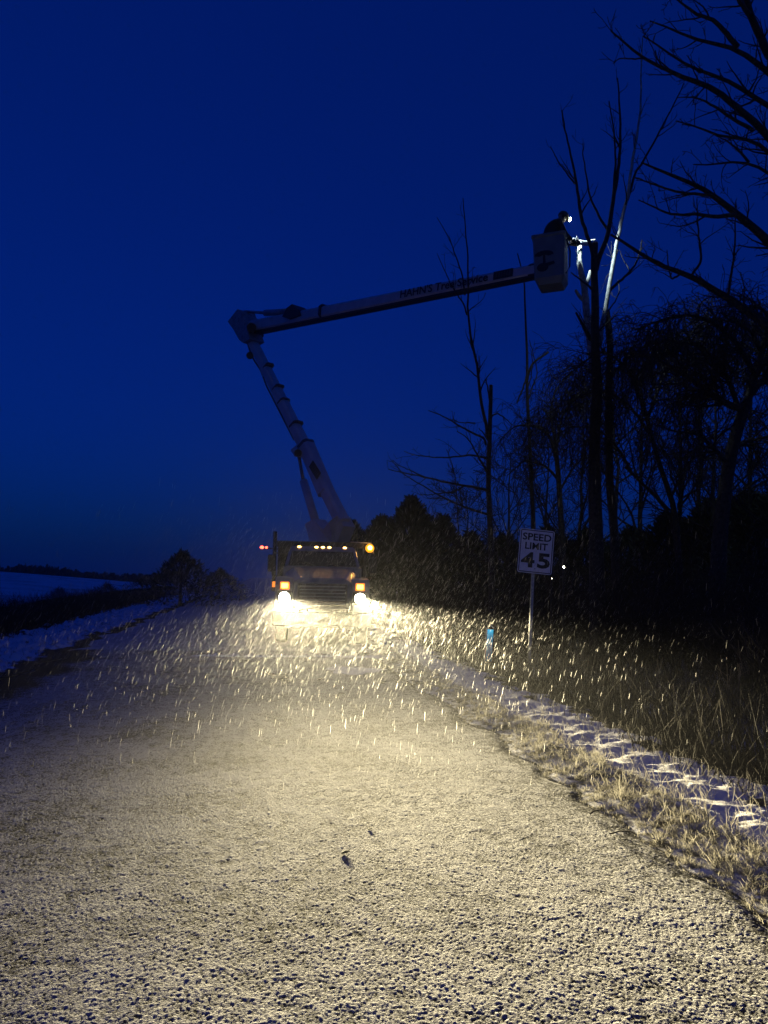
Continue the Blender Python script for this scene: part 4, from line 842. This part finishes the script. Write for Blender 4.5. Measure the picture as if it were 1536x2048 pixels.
stick('forked dark twig lying on the snowy road in front of the truck', [(534, 1346), (545, 1354), (558, 1357), (569, 1354), (577, 1350)], .012, [[(556, 1357), (565, 1362), (568, 1370)], [(568, 1354), (575, 1360), (577, 1366)]])
stick('short dark twig lying near the right edge of the road', [(1180, 1631), (1188, 1633), (1198, 1635)], .008)
stick('thin crooked twig nearest the tufty right edge in the foreground', [(1220, 1672), (1240, 1674), (1258, 1678), (1274, 1680)], .006)
stick('tiny dark twig on the road just past the left stone, up the road', [(672, 1395), (680, 1392), (690, 1394)], .010)

# pale mound added on the road to stand for the low-beam hot spot
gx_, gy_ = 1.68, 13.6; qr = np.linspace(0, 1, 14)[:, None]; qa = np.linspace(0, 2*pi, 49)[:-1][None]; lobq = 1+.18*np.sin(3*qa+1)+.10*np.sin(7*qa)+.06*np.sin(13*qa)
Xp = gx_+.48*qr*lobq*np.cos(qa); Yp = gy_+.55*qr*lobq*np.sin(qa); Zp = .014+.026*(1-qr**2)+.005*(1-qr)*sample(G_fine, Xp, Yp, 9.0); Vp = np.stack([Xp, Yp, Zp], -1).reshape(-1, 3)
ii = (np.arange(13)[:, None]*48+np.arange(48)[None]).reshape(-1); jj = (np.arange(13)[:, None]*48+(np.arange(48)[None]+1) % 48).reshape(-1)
M_hotspot = mat('hotspot_tone', (.88, .88, .86), .9, var=.08, bump=.4, bscale=60)
o = np_mesh('beam_hotspot', Vp, np.stack([ii, jj, jj+48, ii+48], 1), M_hotspot, smooth=True); tag(o, 'small pale mound added on the road as the hot spot of the right headlight', 'snow patch')
# ridge of pushed snow across the road
xr = np.linspace(-1.3, 3.4, 160); yr = 15.9-.35*sst(1.2, 3.2, xr)+.05*sample(G_big, xr, xr*0+3, 6.); prof = np.array([(-.16, 0), (-.08, .6), (0, 1), (.07, .65), (.18, 0)])
hh = .030*(.45+.6*np.abs(sample(G_mid, xr, xr*0+1.7, 6.)))*sst(-1.3, -.6, xr)+.025*sst(1.8, 2.4, xr)
Vr = np.stack([np.stack([xr, yr+a_, .012+hh*b_], 1) for a_, b_ in prof], 1).reshape(-1, 3); i = np.arange(159)[:, None]*5+np.arange(4)[None]; i = i.reshape(-1)
o = np_mesh('snow_ridge', Vr, np.stack([i, i+1, i+6, i+5], 1), M_verge, smooth=True); tag(o, 'low pale ridge of snow across the road in front of the truck', 'snow ridge')

# ------------------------------------------------------------------ headlamp beams
def beam_lamp(name, pos, target, power, col, hx, cut, spill, size=.06, down=.28):
    L = bpy.data.lights.new(name, 'SPOT'); L.energy = power; L.color = col; L.spot_size = radians(165); L.spot_blend = .25; L.shadow_soft_size = size
    o = bpy.data.objects.new(name, L); COL.objects.link(o); o.location = pos; d = Vector(target)-Vector(pos); o.rotation_euler = d.to_track_quat('-Z', 'Y').to_euler()
    L.use_nodes = True; n = L.node_tree; em_ = n.nodes['Emission']; tc = n.nodes.new('ShaderNodeTexCoord'); sp = n.nodes.new('ShaderNodeSeparateXYZ'); n.links.new(tc.outputs['Normal'], sp.inputs[0])
    def mth(op, a_, b_=None, c_=None):
        q = n.nodes.new('ShaderNodeMath'); q.operation = op
        for i_, v in enumerate((a_, b_, c_)):
            if v is None: continue
            if isinstance(v, (int, float)): q.inputs[i_].default_value = v
            else: n.links.new(v, q.inputs[i_])
        return q.outputs[0]
    z = mth('MAXIMUM', mth('ABSOLUTE', sp.outputs['Z']), .02); tx1 = mth('DIVIDE', sp.outputs['X'], z); ty1 = mth('DIVIDE', sp.outputs['Y'], z)
    gx = mth('EXPONENT', mth('MULTIPLY', mth('MULTIPLY', mth('DIVIDE', tx1, hx), mth('DIVIDE', tx1, hx)), -1.0))
    gw = mth('MULTIPLY', mth('EXPONENT', mth('MULTIPLY', mth('MULTIPLY', tx1, tx1), -2.2)), .012); gx = mth('ADD', gx, gw)
    mr_ = n.nodes.new('ShaderNodeMapRange'); mr_.interpolation_type = 'SMOOTHSTEP'; n.links.new(ty1, mr_.inputs['Value']); mr_.inputs['From Min'].default_value = cut+.03; mr_.inputs['From Max'].default_value = cut-.04
    yy = mth('DIVIDE', mth('SUBTRACT', ty1, cut), down); gy = mth('EXPONENT', mth('MULTIPLY', mth('MULTIPLY', yy, yy), -1.0))
    up_ = mth('MULTIPLY', mth('EXPONENT', mth('MULTIPLY', mth('ADD', mth('MULTIPLY', tx1, tx1), mth('MULTIPLY', ty1, ty1)), -22.0)), .008)
    tot = mth('ADD', mth('ADD', mth('MULTIPLY', mth('MULTIPLY', gx, gy), mr_.outputs['Result']), up_), spill); n.links.new(tot, em_.inputs['Strength']); return o
for s in (-1, 1):
    p = TM @ Vector((s*.89, -.07, 1.13)); t = TM @ Vector((s*.89+2.2, -17, 1.13))
    beam_lamp('headlight_beam', p, t, HEAD_POWER, BEAM_COL, .195, -.020, .00002, .06, .062)
bp_ = TM @ Vector((1.30, 2.80, 2.44)); Lb = bpy.data.lights.new('beacon_light', 'POINT'); Lb.energy = 6; Lb.color = (1, .5, .1); Lb.shadow_soft_size = .08; o = bpy.data.objects.new('beacon_light', Lb); COL.objects.link(o); o.location = bp_
hl = wb + HM @ Vector((.215, -.01, .055)); tg = Vector(at(1196, 530, Yc+.35))
Lh = bpy.data.lights.new('headlamp_beam', 'SPOT'); Lh.energy = 420; Lh.color = (.72, .93, 1.0); Lh.spot_size = radians(118); Lh.spot_blend = 1.0; Lh.shadow_soft_size = .03
o = bpy.data.objects.new('headlamp_beam', Lh); COL.objects.link(o); o.location = hl; o.rotation_euler = (tg-Vector(hl)).to_track_quat('-Z', 'Y').to_euler()

# ------------------------------------------------------------------ wind-driven snow
M_flake = bpy.data.materials.new('snowflake'); M_flake.use_nodes = True; n = M_flake.node_tree; n.nodes.clear()
oo = n.nodes.new('ShaderNodeOutputMaterial'); mxs = n.nodes.new('ShaderNodeMixShader'); mxs.inputs[0].default_value = .65; df = n.nodes.new('ShaderNodeBsdfDiffuse'); tr = n.nodes.new('ShaderNodeBsdfTranslucent')
nz_ = n.nodes.new('ShaderNodeTexNoise'); nz_.inputs['Scale'].default_value = 3; cr_ = n.nodes.new('ShaderNodeMapRange'); cr_.inputs['To Min'].default_value = .2; cr_.inputs['To Max'].default_value = .5; n.links.new(nz_.outputs['Fac'], cr_.inputs['Value'])
for b_ in (df, tr): n.links.new(cr_.outputs['Result'], b_.inputs['Color'])
n.links.new(df.outputs[0], mxs.inputs[1]); n.links.new(tr.outputs[0], mxs.inputs[2]); n.links.new(mxs.outputs[0], oo.inputs[0])
N = 20000; Y = 5.0+12.2*rng.random(N)**.45; lat = rng.standard_normal(N)*.21+.02; lat = np.where(rng.random(N) < .36, -.42+1.15*rng.random(N), lat); X = .08*Y+lat*Y; Z = .03+2.4*rng.random(N)**1.4
near = np.clip((Y-6.5)/5.5, 0, 1); ln = (.03+.075*rng.random(N)**1.3)*(1+.25*near); lean = .05+near*(.62+.13*rng.standard_normal(N))-.02*(X < -2)*(1-near)*4
d = unit(np.stack([lean, .15*rng.standard_normal(N), np.ones(N)], 1)); yaw = rng.standard_normal(N)*.6; s = np.stack([np.cos(yaw), np.sin(yaw), np.zeros(N)], 1); s = unit(s-(s*d).sum(1, keepdims=True)*d)
wdh = (.0015+.0019*rng.random(N)**2)*(.75+.25*near)*(1-.45*np.clip((Y-12)/4, 0, 1)); c0 = np.stack([X, Y, Z], 1); L_ = ln[:, None]; w_ = wdh[:, None]
Vf = np.stack([c0-d*L_*.5, c0+s*w_*.5-d*L_*.25, c0+s*w_*.5+d*L_*.25, c0+d*L_*.5, c0-s*w_*.5+d*L_*.25, c0-s*w_*.5-d*L_*.25], 1).reshape(-1, 3)
o = np_mesh('falling_snow', Vf, np.arange(6*N).reshape(-1, 6), M_flake); tag(o, 'slanting wind-driven snow lit by the headlights in front of the truck', 'snow', kind='stuff')

# ------------------------------------------------------------------ damp, snowy air
if HAZE > 0:
    hz = MB().box((0, 0, 6.0), (840, 840, 24)).build('haze', mat('haze_tmp', (1, 1, 1))); tag(hz, kind='stuff')
    Mh = bpy.data.materials.new('haze'); Mh.use_nodes = True; n = Mh.node_tree; n.nodes.clear(); oo = n.nodes.new('ShaderNodeOutputMaterial'); pv_ = n.nodes.new('ShaderNodeVolumePrincipled')
    pv_.inputs['Color'].default_value = (.9, .92, .95, 1); pv_.inputs['Density'].default_value = HAZE; pv_.inputs['Anisotropy'].default_value = .8; n.links.new(pv_.outputs[0], oo.inputs['Volume'])
    hz.data.materials.clear(); hz.data.materials.append(Mh)
